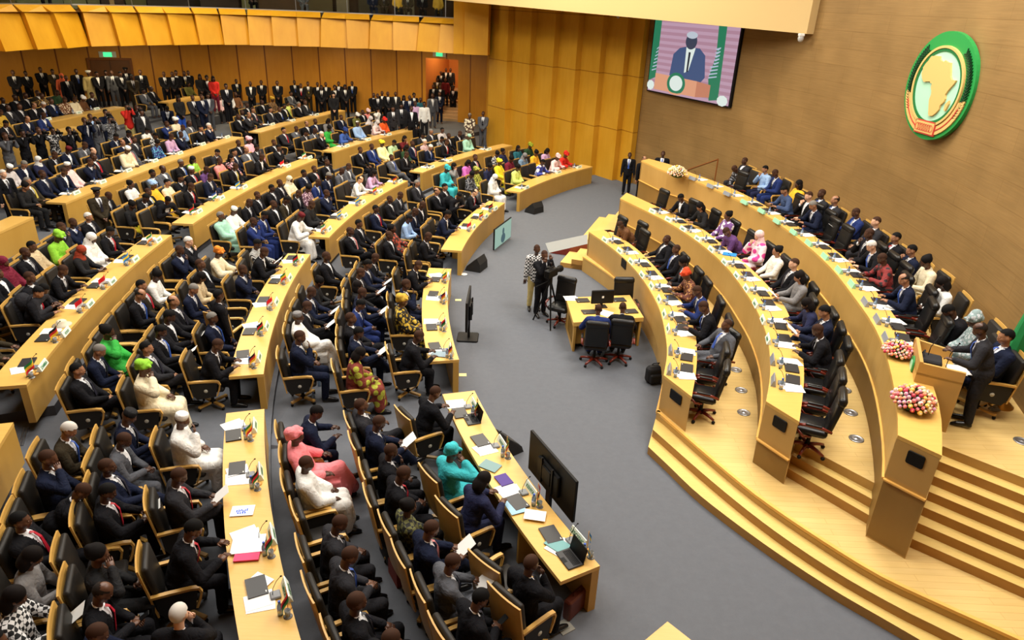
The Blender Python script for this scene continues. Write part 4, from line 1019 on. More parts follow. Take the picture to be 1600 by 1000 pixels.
STAND_MID = '''618 147 Scx b s|631 153 Skw l k|640 153 Snw b k|647 149 Skw f k|649 162 B:lilac/black b k|657 156 B:teal/black b s|663 163 B:white/black s s|676 150 Sgx b s|687 147 Snw b k|614 170 Scx s s|627 166 Scx s s|643 170 Skx b s'''
STAND_SIDE = '''708 138 Skw O:black k|734 181 R:sash g k|755 178 Sgw b k'''
STAIRS = '''685 108 Skx b s 5|697 105 Skx b s 6|704 108 Scw b s 6|681 128 Soy s s 3|696 129 B:darkred/black b s 3|672 137 Skw b s 1|688 140 Skx b s 1'''
PRESS = '''8 213 Sgx b v|35 208 Skx s v|60 204 Skx b v|82 204 B:blackwhite/grey s v|108 204 Skx s v|132 189 Snx b v|141 183 B:lightblue/navy b s|149 188 Sgx s v|165 176 Snx s v|172 187 B:greycheck/khaki s v|198 167 B:red/khaki s v|214 169 Skw b v|221 176 Scx s s|261 170 Snw s b|279 154 B:black/blue l k|301 153 Scx b k|315 152 Snw b k|325 150 Sgx s k'''
PRESSV = '''344 152 B:palepink/black b u|355 147 B:white/black b u|368 148 B:brown/black b u'''
# ------------------------------------------------------------------ chairs
def tilt(a): return Matrix.Rotation(a, 3, 'X')
def chair_meshes():
    d = {}
    m = MB(); m.rbox((0, .03, .445), (.49, .50, .10), .05); d['seat'] = m.mesh('seat', [M_LEATHERC], True)
    m = MB(); m.rbox((0, -.275, .775), (.50, .085, .62), .035, M=tilt(radians(9))); d['backrest'] = m.mesh('backrest', [M_LEATHERC], True)
    m = MB(); n = 7
    prof = [(-.285 + .095 * k, -.02 * (1 - ((k - 3) / 3) ** 2)) for k in range(n)]
    M = tilt(radians(9))
    for k in range(n - 1):
        for (x0, y0), (x1, y1) in (((prof[k]), (prof[k + 1])),):
            P = []
            for z in (-.42, .345):
                for yy in (0, -.022): P += [M @ V(x0, y0 + yy, z) + V(0, -.325, .76), M @ V(x1, y1 + yy, z) + V(0, -.325, .76)]
            i = m.add(P)
            for q in ((0, 1, 5, 4), (2, 3, 7, 6), (4, 5, 7, 6), (0, 1, 3, 2)) + (((0, 2, 6, 4),) if k == 0 else ()) + (((1, 3, 7, 5),) if k == n - 2 else ()): m.face([i + t for t in q])
    d['back_shell'] = m.mesh('back_shell', [M_SHELL])
    for s, nm in ((-1, 'L'), (1, 'R')):
        m = MB(); x = s * .272
        pts = [(x, -.31, .66), (x, -.1, .665), (x, .12, .66), (x, .2, .645)]
        for a, b in zip(pts[:-1], pts[1:]):
            c = (V(*a) + V(*b)) / 2; dd = V(*b) - V(*a); m.box(c, (.055, dd.length + .012, .032), M=tilt(atan2(dd.z, dd.y)))
        for a, b in (((x, .2, .645), (x, .225, .58)), ((x, .225, .58), (x, .20, .48)), ((x, .20, .48), (x, .15, .36))):
            c = (V(*a) + V(*b)) / 2; dd = V(*b) - V(*a); m.box(c, (.045, dd.length + .01, .026), M=tilt(atan2(dd.z, dd.y)))
        d['armrest' + nm] = m.mesh('armrest', [M_SHELL])
        m = MB(); i = m.add([(x + e, y, z) for e in (-.012, .012) for y, z in ((-.28, .645), (.19, .64), (.13, .34), (-.2, .30), (-.26, .4))])
        m.face([i + k for k in range(5)]); m.face([i + 5 + k for k in range(5)])
        for k in range(5): m.face((i + k, i + (k + 1) % 5, i + 5 + (k + 1) % 5, i + 5 + k))
        d['side' + nm] = m.mesh('side_panel', [M_LEATHERC])
        m = MB(); m.lathe([(.034, 0), (.034, .004), (.03, .006), (.014, .006), (.012, .008)], (0, 0, 0), 16); m.v = [(x + s * (.012 + p[2]), p[0] - .03, p[1] + .47) for p in m.v]
        d['badge' + nm] = m.mesh('round_badge', [mat('badge_metal', (190, 188, 176), .4)], True)
    m = MB(); m.lathe([(.10, .395), (.05, .38), (.03, .3), (.03, .12), (.06, .10), (.06, .07)], (0, 0, 0), 12)
    d['column'] = m.mesh('column', [M_BLACK], True)
    m = MB()
    for k in range(4):
        a = pi / 4 + k * pi / 2; m.box((.15 * cos(a), .15 * sin(a), .085), (.30, .055, .035), a)
    d['base'] = m.mesh('star_base', [M_SHELL])
    m = MB()
    for k in range(4):
        a = pi / 4 + k * pi / 2; m.ball((.29 * cos(a), .29 * sin(a), .033), (.03, .03, .032), 8, 6)
    d['casters'] = m.mesh('casters', [M_BLACK], True)
    return d
CM = chair_meshes()
def make_chair(near=True):
    r = empty('armchair', (0, 0, 0))
    obj('seat', CM['seat'], None, r); obj('backrest', CM['backrest'], None, r); obj('back_shell', CM['back_shell'], None, r)
    for s in 'LR':
        obj('armrest', CM['armrest' + s], None, r)
        p = obj('side_panel', CM['side' + s], None, r)
        if near: obj('round_badge', CM['badge' + s], None, p)
    if near: obj('column', CM['column'], None, r); b = obj('star_base', CM['base'], None, r); obj('caster', CM['casters'], None, b)
    return r
def exec_meshes():
    d = {}
    m = MB(); m.rbox((0, .02, .47), (.52, .50, .13), .06); d['seat'] = m.mesh('seat', [M_LEATHER], True)
    m = MB(); M = tilt(radians(10)); m.rbox((0, -.27, .80), (.50, .10, .58), .05, M=M); m.rbox(V(0, -.315, 1.08), (.52, .13, .17), .065, M=M); m.rbox((0, -.215, .62), (.44, .06, .20), .03, M=M); d['backrest'] = m.mesh('backrest', [M_LEATHER], True)
    for s, nm in ((-1, 'L'), (1, 'R')):
        x = s * .30; m = MB()
        pts = [(x, -.27, .58), (x, -.12, .625), (x, .10, .63), (x, .22, .61), (x, .24, .54), (x, .12, .42), (x * .8, .0, .40)]
        m.tube(pts, [.022, .027, .028, .026, .022, .02, .018], 8); d['armrest' + nm] = m.mesh('armrest', [M_RWOOD], True)
        m = MB(); m.rbox((x, .0, .65), (.055, .24, .03), .014); d['pad' + nm] = m.mesh('arm_pad', [M_LEATHER], True)
    m = MB(); m.lathe([(.12, .40), (.05, .37), (.032, .3), (.032, .14), (.06, .12), (.06, .08)], (0, 0, 0), 12); d['column'] = m.mesh('column', [M_BLACK], True)
    m = MB(); w_ = MB()
    for k in range(5):
        a = pi / 2 + k * 2 * pi / 5; m.tube([(.04 * cos(a), .04 * sin(a), .12), (.17 * cos(a), .17 * sin(a), .11), (.31 * cos(a), .31 * sin(a), .075)], [.036, .03, .022], 8); w_.ball((.31 * cos(a), .31 * sin(a), .033), (.034, .034, .033), 8, 6)
    d['base'] = m.mesh('star_base', [M_RWOOD], True); d['casters'] = w_.mesh('casters', [M_BLACK], True)
    return d
EM = exec_meshes()
def make_exec():
    r = empty('office_chair', (0, 0, 0)); obj('seat', EM['seat'], None, r); obj('backrest', EM['backrest'], None, r)
    for s in 'LR': a = obj('armrest', EM['armrest' + s], None, r); obj('arm_pad', EM['pad' + s], None, a)
    obj('column', EM['column'], None, r); b = obj('star_base', EM['base'], None, r); obj('caster', EM['casters'], None, b); return r
PROTO = {}
def chair_at(kind, loc, rz):
    if kind not in PROTO: PROTO[kind] = {'near': lambda: make_chair(True), 'far': lambda: make_chair(False), 'exec': make_exec}[kind](); o = PROTO[kind]
    else: o = copy_tree(PROTO[kind])
    o.location = loc; o.rotation_euler = (0, 0, rz); return o
ORD = ['first', 'second', 'third', 'fourth', 'fifth', 'sixth', 'seventh', 'eighth', 'ninth', 'tenth', 'eleventh', 'twelfth', 'thirteenth', 'fourteenth', 'fifteenth', 'sixteenth', 'seventeenth', 'eighteenth', 'nineteenth', 'twentieth'] + ['twenty-' + w_ for w_ in ('first', 'second', 'third', 'fourth', 'fifth', 'sixth', 'seventh', 'eighth', 'ninth')] + ['thirtieth'] + ['thirty-' + w_ for w_ in ('first', 'second', 'third', 'fourth', 'fifth', 'sixth', 'seventh', 'eighth', 'ninth')]+ ['fortieth'] + ['forty-' + w_ for w_ in ('first', 'second', 'third', 'fourth', 'fifth', 'sixth', 'seventh', 'eighth', 'ninth')]
def face_rz(d): return atan2(d[1], d[0]) - pi / 2
def rot(v, a): return V(v[0] * cos(a) - v[1] * sin(a), v[0] * sin(a) + v[1] * cos(a), v[2])
M_PEN = None
PAPERM = MB(); PAPERM.box((0, 0, 0), (.21, .297, .003))
PAPER = PAPERM.mesh('paper', [M_PAPER])
PHONEM = MB(); PHONEM.rbox((0, 0, 0), (.075, .15, .009), .01); PHONE = PHONEM.mesh('phone', [M_BLACK])
def cap16(s):
    w_ = s.split(); return s if len(w_) <= 16 else ' '.join(w_[:16])
def held(p, pose, rz, where, scale):
    k = skeleton(POSES[pose]); w_ = (k['wr'][0] + k['wr'][1]) / 2
    if pose == 'p': me, nm, off, pit, lab, cat = PAPER, 'paper', V(0, .13, .05), radians(38), 'white paper held, ', 'paper'
    else: me, nm, off, pit, lab, cat = PHONE, 'phone', V(0, .12, .03), radians(35), 'dark phone held, ', 'phone'
    o = bpy.data.objects.new(nm, me); COL.objects.link(o); o.location = p + rot((w_ + off) * scale, rz); o.rotation_euler = (pit, 0, rz)
    tag(o, cap16(lab + where), cat, 'papers held by delegates' if pose == 'p' else 'phones held by delegates')
def place_row(key, entries, r=None, centre=None, z=0, ranges=None, kind=None, where_fn=None, gap=.6, chairgroup='delegate armchairs', persongroup='delegates in the audience', facecentre=True, snap=.8, front=None):
    """seats of one desk row; entries are sorted into lines by their distance from the desk"""
    (cx, cy), R = centre; items = []
    for e in entries:
        t = e.split()
        if t[0] == 'E': p = at(float(t[1]), float(t[2]), z + 1.06); q = Vector((p.x, p.y)); ef = (Vector((cx, cy)) - q).normalized(); q = q + ef * .36; items.append([q, None, float(t[3]) if len(t) > 3 else 0])
        else:
            pose = t[4]; sc = random.uniform(1.03, 1.10) * (.97 if t[2][0] == 'B' else 1); fem = t[2][0] == 'B' or t[3][0] in 'lfH' or (t[2][0] == 'R' and t[3][0] == 'T'); k = head_off(pose, fem)
            p = at(float(t[0]), float(t[1]), z + k.z * sc); q = Vector((p.x, p.y)); ef = (Vector((cx, cy)) - q).normalized(); q = q - ef * k.y * sc; yaw = float(t[6]) if len(t) > 6 else 0
            items.append([q, (t[2], t[3], pose, t[5] if len(t) > 5 else 'd', sc), yaw])
    lines = {}
    for it in items:
        v = it[0] - Vector((cx, cy)); d = v.length - R; li = 0
        for j, lim in enumerate(ranges):
            if d < lim: li = j; break
        else: li = len(ranges) - 1
        lines.setdefault(li, []).append([v.length, math.atan2(v.y, v.x) % (2 * pi), it])
    out = []
    for li, L in lines.items():
        L.sort(key=lambda a: -a[1] if centre_right else a[1]); mr = sorted(a[0] for a in L)[len(L) // 2]
        if li == 0 and centre_right: mr = max(mr, R + 1.0)
        L.sort(key=lambda a: a[1])
        for _ in range(60):
            for a, b in zip(L[:-1], L[1:]):
                g = (b[1] - a[1]) * mr
                if g < gap: d = (gap - g) / 2 / mr; a[1] -= d; b[1] += d
        L.sort(key=lambda a: -a[1] if not centre_right else a[1]); 
        # near end first: smaller y is nearer to the viewer
        L.sort(key=lambda a: cy + a[0] * sin(a[1]))
        pi_ = 0
        for j, (rad, ang, it) in enumerate(L):
            rad = rad + (mr - rad) * snap
            if li == 0 and centre_right: rad = max(rad, R + .97)
            pos = V(cx + rad * cos(ang), cy + rad * sin(ang), z); dirc = V(-cos(ang), -sin(ang), 0); rz = face_rz(dirc) + radians(it[2] + random.uniform(-4, 4))
            if front:
                dm = min(hypot(pos.x - q[0], pos.y - q[1]) for q in front)
                lim = .95 if it[1] else .74
                if dm < lim: pos = pos - dirc * (lim - dm)
            if key == 'b1R1' and li == 0: rz += radians(14)
            far = hypot(pos.x, pos.y) > FAR_Y
            kd = kind if kind else ('far' if far else 'near')
            if callable(kd): kd = kd(li)
            ch = chair_at(kd, pos, rz); wc_ = where_fn(li, j, False)
            tag(ch, cap16(('black leather office chair with red-brown arms, ' if kd == 'exec' else 'wood-framed black leather armchair, ') + wc_), 'chair', chairgroup[li] if isinstance(chairgroup, (list, tuple)) else chairgroup)
            if it[1]:
                oc, hd, pose, sk, sc = it[1]; pp = pos + V(dirc.x, dirc.y, 0) * -.02
                o = person(pp, rz, oc, hd, pose, sk, sc, far); wh = where_fn(li, pi_, True); o['where'] = wh; o['grp'] = persongroup; pi_ += 1
                if pose == 'p' or (pose == 'f' and random.random() < .5 and not far): held(pp, pose, rz, wh, sc)
centre_right = True
def aud_where(key):
    blk = BLK[key[:2]]; r = int(key[3])
    def f(li, j, isp):
        return '%s from near end, %s %s desk, %s block' % (ORD[j], ('seated at', 'first line behind', 'second line behind', 'third line behind')[li], ROWN[r], blk)
    return f
for key, txt in SEATS.items():
    r = int(key[3]); D = DESK.get(key)
    ent = [e.strip() for e in txt.replace('\n', '|').split('|') if e.strip()]
    place_row(key, ent, centre=(ROWC[r][0], D['R']), z=T[r], ranges=(1.55, 2.5, 9), where_fn=aud_where(key))
for key, txt in (('b4R6', PRESSV),):
    pass
# ------------------------------------------------------------------ podium seats
D1S = '977 350 B:brown/black b b|1021 375 Skw b r|1050 390 Skb b u|1061 411 Skx f f|1066 428 B:browngold/black T:orangecap w|1080 455 Sbx b w|1095 480 Skb b w|1140 512 Sgb b r d 30|E 953 345|E 1122 545|E 1130 575|E 998 365'
D2S = '1052 310 Skx s w|1076 324 B:black/black l w m|1107 338 B:whitepurple/black f u|1128 362 B:purple/black b b|1153 368 R:magentawhite H:palepink t l|1190 392 B:headband/black f u m|1223 418 Skw b u l|1225 436 B:grey/grey l p m|1229 462 B:navy/navy l w|1292 498 Snw s p m|1262 518 Skw b w|E 1020 302|E 1276 575|E 1284 545|E 1270 612|E 1272 470'
D3S = '1194 298 B:bluegrey/black s w m|1223 310 Skx b t l|1248 326 Snw g w m|1313 364 Skx b t|1345 387 Skb h w l|1369 407 B:blackred/black b w|1388 431 Snb m w m|E 1180 272|E 1413 440|E 1434 462|E 1330 352|E 1462 500|E 1296 342'
WALLS = '1163 256 Scx b u|1184 263 B:lightblue/navy s t m|1207 271 Sbw b f|1237 288 B:goldenyellow/black l u|1275 304 Scb b u|1295 312 Scb m u m|1336 333 Sbb b p|1367 347 Scb b u l|1399 372 Skr s u m|1427 392 Snw s t m|1456 410 B:cream/cream f f|1477 443 B:white/white l f|1497 490 Skx s b|1528 506 R:silver T:silver f|1576 522 Snb s u m|1128 262 B:greypattern/grey b b'
centre_right = False
PODN = {1: 'lowest', 2: 'middle', 3: 'highest'}
def pod_where(n):
    return lambda li, j, isp: '%s from lower end behind %s podium desk' % (ORD[j], PODN[n])
for n, txt, oo, zz in ((1, D1S, d1o, P1), (2, D2S, d2o, P2), (3, D3S, d3o, P3)):
    cc, RR = circ3(oo[4:-4])
    place_row('D%d' % n, txt.split('|'), centre=(cc, RR), z=zz, ranges=(9,), where_fn=pod_where(n), kind='exec', gap=.66, chairgroup='leather chairs behind the %s podium desk' % PODN[n], persongroup='people behind the %s podium desk' % PODN[n], snap=.5, front=resample(oo, 200))
cc, RR = wc, wr
place_row('W', WALLS.split('|'), centre=(cc, RR), z=P3, ranges=(9,), where_fn=lambda li, j, isp: '%s from lower end of seats along brown podium wall' % ORD[j], kind='near', gap=.62, chairgroup='armchairs along the brown podium wall', persongroup='people along the brown podium wall', snap=.4)
# ------------------------------------------------------------------ standing people
def stand(txt, z, where, grp, tgt=(0, 20), zf=None, clampwall=None):
    L = [e.split() for e in txt.split('|')]; L.sort(key=lambda t: float(t[0]))
    for j, t in enumerate(L):
        zz = zf(float(t[0])) if zf else z; sc = random.uniform(1.04, 1.12)
        k = head_off(t[4]); p = at(float(t[0]), float(t[1]), zz + k.z * sc)
        for _ in range(4): zz = floor_z(p.x, p.y); p = at(float(t[0]), float(t[1]), zz + k.z * sc)
        if len(t) > 7: tg = (float(t[6]), float(t[7]))
        else: tg = tgt
        d = V(tg[0] - p.x, tg[1] - p.y, 0).normalized(); rz = face_rz(d) + radians(random.uniform(-14, 14))
        loc = V(p.x, p.y, zz) - rot(V(0, k.y, 0) * sc, rz)
        if clampwall:
            u = dist_along(clampwall, (loc.x, loc.y)); best = min(clampwall, key=lambda q: hypot(q[0] - loc.x, q[1] - loc.y)); g = hypot(*best) - hypot(loc.x, loc.y)
            if g < .5:
                # keep the same sight line but come closer, so the figure stands before the wall
                f = (hypot(*best) - .55) / hypot(loc.x, loc.y); loc = V(loc.x * f, loc.y * f, loc.z)
        o = person(loc, rz, t[2], t[3], t[4], t[5] if len(t) > 5 else 'd', sc, True)
        o['where'] = '%s from left %s' % (ORD[j], where); o['grp'] = grp
        if t[4] == 'v':
            kk = skeleton(POSES['v']); c = (kk['wr'][0] + kk['wr'][1]) / 2 + V(0, .03, .06); q = empty('camera', tuple(loc + rot(c * sc, rz)), rz)
            m = MB(); m.rbox((0, 0, 0), (.13, .16, .12), .02); obj('camera_body', m, [M_BLACK], q); m = MB(); m.tube([(0, .07, 0), (0, .2, 0), (0, .22, 0)], [.035, .038, .045], 12); obj('lens', m, [M_BLACK], q)
            tag(q, 'black camera raised by press person, %s from left' % ORD[j], 'camera', 'press cameras')
zleft = lambda x: T[6] if x < 340 else (T[4] + .2 if x < 560 else .5)
stand(STAND_BACK, 1.1, 'standing along the rear wooden wall', 'people standing along the rear wall', (-4, 18), zf=zleft, clampwall=BACK)
stand(STAND_MID, .4, 'in the crowd standing before the open passage', 'people standing before the open passage', (0, 20), clampwall=BACK)
stand(STAND_SIDE, .15, 'of people standing by yellow wall beside the passage', 'people standing right of the open passage', (0, 20), zf=lambda x: .3 if x < 720 else .12)
stand(PRESS, T[4], 'of press people standing behind the fourth desk row', 'press people standing behind the fourth row', (4, 16))
stand(PRESSV, T[6], 'of three people in pale tops by rear wall seats', 'people by the rear wall seats', (4, 16))
# people on the passage stair
L = [e.split() for e in STAIRS.split('|')]
for j, t in enumerate(sorted(L, key=lambda t: float(t[0]))):
    n = int(t[-1]); o_ = .1 + n * .36 + .2
    base = (Cx + Dx) / 2 + pin * o_; d = ray(float(t[0]), float(t[1])); sc = base.y / d.y; x = d.x * sc
    x = max(min(x, base.x + wl / 2 - .3), base.x - wl / 2 + .3)
    zz = ZST + .17 * (n + 1)
    o = person(V(x, base.y, zz), face_rz(V(0, -1, 0)), t[2], t[3], t[4], 'd', .98, True); o['where'] = '%s from left on the stair inside the orange passage' % ORD[j]; o['grp'] = 'people on the passage stair'
# single standing people
def single(px, py, z, outfit, head, pose, skin, tgt, where, scale=1.0, name='person'):
    k = head_off(pose); p = at(px, py, z + k.z * scale); d = V(tgt[0] - p.x, tgt[1] - p.y, 0).normalized(); rz = face_rz(d); loc = V(p.x, p.y, z) - rot(V(0, k.y, 0) * scale, rz)
    o = person(loc, rz, outfit, head, pose, skin, scale); o['where'] = where; o['grp'] = ''; return o, rz
single(151, 301, T[3], 'Sox', 'O:black', 'k', 'd', (2, 10), 'standing between third and fourth desk rows')
single(5, 272, T[4], 'Skw', 'h', 's', 'l', (2, 14), 'standing at left edge beside the fourth-row desk')
single(68, 452, T[3], 'Scx', 's', 'B', 'd', (-4, 14), 'bending over a man at the third-row desk')
single(262, 313, T[3], 'Skx', 's', 'B', 'd', (-4, 16), 'bending over the third-row desk, third block')
single(717, 306, 0, 'Skx', 's', 'B', 'd', (2, 20), 'bending over seats of the third front desk')
single(342, 462, T[2], 'Skx', 's', 's', 'd', (2, 20), 'low behind second-row desk, second block')
single(839, 390, 0, 'B:check/khaki', 'b', 's', 'd', (2, 8), 'standing behind the tripod camera man')
single(851, 399, 0, 'Skw', 'b', 'v', 'd', (4, 10), 'operating the tripod video camera on open floor')
single(984, 243, 0, 'Skb', 'b', 's', 'd', (1, 8), 'standing at corner of yellow and brown walls')
single(1007, 249, .3, 'Skx', 'm', 's', 'm', (8, 20), 'mostly hidden behind the highest podium desk end'); HID1 = PEOPLE[-1].location.copy()
single(1036, 241, .6, 'Skb', 'b', 's', 'd', (1, 8), 'standing behind far end of highest podium desk'); HID2 = PEOPLE[-1].location.copy()
for hz_, hl in ((.3, HID1), (.6, HID2)):
    m = MB(); m.box((hl.x, hl.y, hz_ / 2), (.9, .9, hz_), radians(-40)); struct('floor_podium_step', m, [M_TREAD])
SPK, SPKRZ = single(1531, 516, P3, 'Scb', 'm', 'L', 'd', (3.5, 11.5), 'speaking at the lectern on the upper podium')
SPK['look'] = 'person in dark suit'
# table staff
for (x, y, oc, wh) in ((935, 484, 'Sbx', 'left'), (973, 481, 'Skx', 'right')):
    p = at(x, y, head_off('w').z); tg = at(940, 440, .75); d = V(tg.x - at(936, 560, 0).x, tg.y - at(936, 560, 0).y, 0).normalized(); rz = face_rz(d); loc = V(p.x, p.y, 0) - rot(V(0, head_off('w').y, 0), rz)
    o = person(loc, rz, oc, 'b', 'w', 'd'); o['where'] = '%s of two working at the square table' % wh; o['grp'] = ''
    ch = chair_at('exec', loc, rz); tag(ch, 'black leather office chair with red-brown base, %s of two before square table' % wh, 'chair', 'office chairs around the square table')
for (x, y, wh, a) in ((886, 436, 'left', -20), (976, 437, 'right', 10)):
    p = at(x, y, 1.1); rz = face_rz(V(-d.x, -d.y, 0)) + radians(a); ch = chair_at('exec', V(p.x, p.y, 0) + rot(V(0, .3, 0), rz), rz); tag(ch, 'empty black leather office chair, %s of two behind the square table' % wh, 'chair', 'office chairs around the square table')
# gallery visitors behind the glass
for j, (x, y, oc) in enumerate(((70, 12, 'Skx'), (395, 12, 'Skx'), (474, 10, 'Sgx'), (583, 14, 'Snx'), (600, 12, 'Sox'), (622, 18, 'B:gold/black'), (637, 14, 'Sox'), (660, 16, 'Skx'), (685, 18, 'B:gold/black'))):
    d = ray(x, y + 6); q = onwall(x, y, offs([(p.x, p.y) for p in FP], 1.6) if hypot(*offs([(p.x, p.y) for p in FP], 1.6)[5]) > hypot(FP[5].x, FP[5].y) else offs([(p.x, p.y) for p in FP], -1.6))
    if q:
        o = person(V(q[0].x, q[0].y, 6.1), face_rz(V(-q[0].x, 15 - q[0].y, 0)), oc, 'b', 'u', 'd', 1.0, True); o['where'] = '%s from left sitting behind the gallery glass' % ORD[j]; o['grp'] = 'visitors behind the gallery glass'
# the farthest figures become one crowd; the 300 largest stay separate
def keyd(o):
    v = o.matrix_basis.translation - CAMP; return v.length
ppl = sorted(PEOPLE, key=keyd); KEEP = ppl[:300]; REST = ppl[300:]
_lo = {}
def low(me): return _lo[me.name]
KIDS = {}
for c in COL.objects:
    if c.parent: KIDS.setdefault(c.parent.name, []).append(c)
def crowd(group, label):
    mats = []; VV = []; FF = []; MI = []
    for o in group:
        mw = o.matrix_basis.copy()
        for c in [o] + KIDS[o.name]:
            me = low(c.data); b = len(VV); ms = []
            for sl in c.material_slots:
                if sl.material not in mats: mats.append(sl.material)
                ms.append(mats.index(sl.material))
            VV.extend([tuple(mw @ v.co) for v in me.vertices])
            for p in me.polygons: FF.append(tuple(b + i for i in p.vertices)); MI.append(ms[min(p.material_index, len(ms) - 1)])
    me = bpy.data.meshes.new('crowd'); me.from_pydata(VV, [], FF)
    for m_ in mats: me.materials.append(m_)
    me.polygons.foreach_set('material_index', MI); me.polygons.foreach_set('use_smooth', [True] * len(FF)); me.update()
    q = bpy.data.objects.new('crowd', me); COL.objects.link(q); tag(q, label, 'crowd', None, 'stuff')
um = list({c.data.name: c.data for o in REST for c in [o] + KIDS[o.name]}.values()); tmp_ = []
for me in um:
    o = bpy.data.objects.new('tmp', me); d = o.modifiers.new('d', 'DECIMATE'); d.ratio = .10 if len(me.polygons) > 1500 else .3; tmp_.append(o)
for me, m2 in zip(um, baked(tmp_)): _lo[me.name] = m2
crowd(REST, 'distant crowd of standing and seated people along the rear wall and in the gallery')
bpy.data.batch_remove([c for o in REST for c in [o] + KIDS[o.name]])
PEOPLE = KEEP
# labels of all figures
for o in PEOPLE:
    lab = o['look'] + ', ' + o['where']
    if len(lab.split()) > 16: lab = o['short'] + ', ' + o['where']
    if len(lab.split()) > 16: lab = o['short'].split(' and ')[0] + ', ' + o['where']
    tag(o, cap16(lab), 'person', o['grp'] or None)
    for k in ('look', 'short', 'where', 'grp'):
        if k in o: del o[k]
print('PEOPLE', len(PEOPLE), 'OBJECTS', len(bpy.data.objects))
# ------------------------------------------------------------------ things on the desks
def emis(name, rgb, s=1.0):
    return mat(name, (10, 10, 10), .6, emit=rgb, es=s)
M_GREEN = mat('letter_green', (30, 120, 70), .6); M_PLATE = mat('nameplate_white', (226, 236, 222), .5); M_PLATEG = mat('nameplate_green', (150, 206, 170), .5); M_PLATES = mat('nameplate_silver', (150, 158, 168), .35, metal=.3)
def plate_mesh(mats, text):
    m = MB(); i = m.add([(x, y, z) for x in (-.17, .17) for y, z in ((-.045, 0), (.045, 0), (.006, .105), (-.006, .105))])
    for q in ((0, 1, 2, 3), (4, 5, 6, 7), (0, 1, 5, 4), (1, 2, 6, 5), (2, 3, 7, 6), (3, 0, 4, 7)): m.face([i + k for k in q])
    return m.mesh('nameplate', mats)
PLM = {'w': plate_mesh([M_PLATE], 1), 'g': plate_mesh([M_PLATEG], 1), 's': plate_mesh([M_PLATES], 0)}
def glyphs():
    m = MB(); random.seed(5); x = -.085
    for k in range(7):
        for (dx, z0, z1) in ((0, .028, .062), (.012, .028, .062)):
            m.box((x + dx, 0, (z0 + z1) / 2), (.006, .002, (z1 - z0) * 1.4))
        m.box((x + .006, 0, random.choice((.03, .045, .06))), (.014, .002, .004)); x += .027
    return m
def put_glyph(name):
    m = glyphs(); out = MB()
    for sgn in (1, -1):
        M = Matrix.Rotation(sgn * radians(19), 3, 'X')
        b = out.add([Matrix.Rotation(pi if sgn < 0 else 0, 3, 'Z') @ (V(v[0], v[1] - .0, v[2])) for v in m.v])
        # lean the strokes onto the sloping sides
        for q in range(b, b + len(m.v)):
            x, y, z = out.v[q]; out.v[q] = (x, y * .3 + (-1 if sgn > 0 else 1) * (.0465 - z * .371 + .0), z)
        for f in m.f: out.face([b + k for k in f])
    return out.mesh('lettering', [M_GREEN])
GLY = put_glyph('x')
def text_child(txt, parent):
    for sgn in (1, -1):
        c = bpy.data.curves.new('lettering', 'FONT'); c.body = txt; c.size = .075; c.align_x = 'CENTER'; c.extrude = .0008; c.offset = .001
        t = bpy.data.objects.new('tmp', c); me = baked([t])[0]
        me.materials.clear(); me.materials.append(M_GREEN)
        o = bpy.data.objects.new('lettering', me); COL.objects.link(o); o.parent = parent
        o.matrix_local = Matrix.Rotation(0 if sgn > 0 else pi, 4, 'Z') @ Matrix.Translation((0, -.0385, .024)) @ Matrix.Rotation(radians(90 - 19), 4, 'X')
def mic_mesh():
    m = MB(); m.rbox((0, 0, .018), (.13, .12, .035), .015); m2 = MB(); m2.tube([(0, .03, .03), (0, .02, .12), (.0, -.03, .22), (0, -.08, .27)], [.005, .004, .004, .004], 6); m2.ball((0, -.085, .272), (.011, .014, .011), 8, 6); return m.mesh('console', [mat('console_grey', (120, 122, 124), .4)]), m2.mesh('gooseneck', [M_BLACK], True)
MICM = mic_mesh()
b = MB(); b.lathe([(.03, 0), (.033, .01), (.033, .12), (.03, .14), (.014, .175), (.013, .185)], (0, 0, 0), 14); BOT = b.mesh('bottle_body', [M_BOTTLE], True)
b = MB(); b.lathe([(.016, .185), (.016, .205), (.012, .207)], (0, 0, 0), 12); BCAP = b.mesh('cap', [M_BLUE], True)
b = MB(); b.lathe([(.0338, .05), (.0338, .1)], (0, 0, 0), 14); BLAB = b.mesh('wrapper', [mat('wrapper_white', (210, 216, 232), .5)], True)
b = MB(); b.lathe([(.05, 0), (.052, .002), (.02, .004)], (0, 0, 0), 16); b.lathe([(.028, .004), (.034, .10), (.032, .10), (.026, .01)], (0, 0, 0), 16); GLASS = b.mesh('glass', [mat('drinking_glass', (225, 228, 226), .1, trans=.7)], True)
b = MB(); b.box((0, 0, .012), (.32, .23, .022)); FOLD = b.mesh('laptop', [mat('laptop_black', (44, 44, 46), .4)])
b = MB(); b.box((-.12, -.09, .0235), (.03, .012, .002)); FLAB = b.mesh('sticker', [M_WHITE])
b = MB(); b.box((0, 0, .003), (.24, .32, .004)); b.box((.05, .02, .007), (.24, .32, .003), .16); PSTACK = b.mesh('papers', [M_PAPER])
FLAGS = [((38, 130, 60), (238, 190, 40), (214, 34, 40)), ((24, 24, 24), (206, 30, 40), (40, 130, 60)), ((206, 30, 40), (24, 24, 24), (40, 130, 60)), ((222, 30, 44), (222, 30, 44), (240, 240, 240)), ((60, 140, 210), (250, 220, 60), (60, 140, 210)), ((34, 140, 70), (240, 240, 240), (232, 140, 40)), ((24, 24, 24), (200, 40, 40), (240, 190, 40)), ((40, 80, 170), (240, 240, 240), (40, 140, 70))]
FLN = ['green, yellow and red', 'black, red and green', 'red, black and green', 'red and white', 'blue and yellow', 'green, white and orange', 'black, red and yellow', 'blue, white and green']
_fm = {}
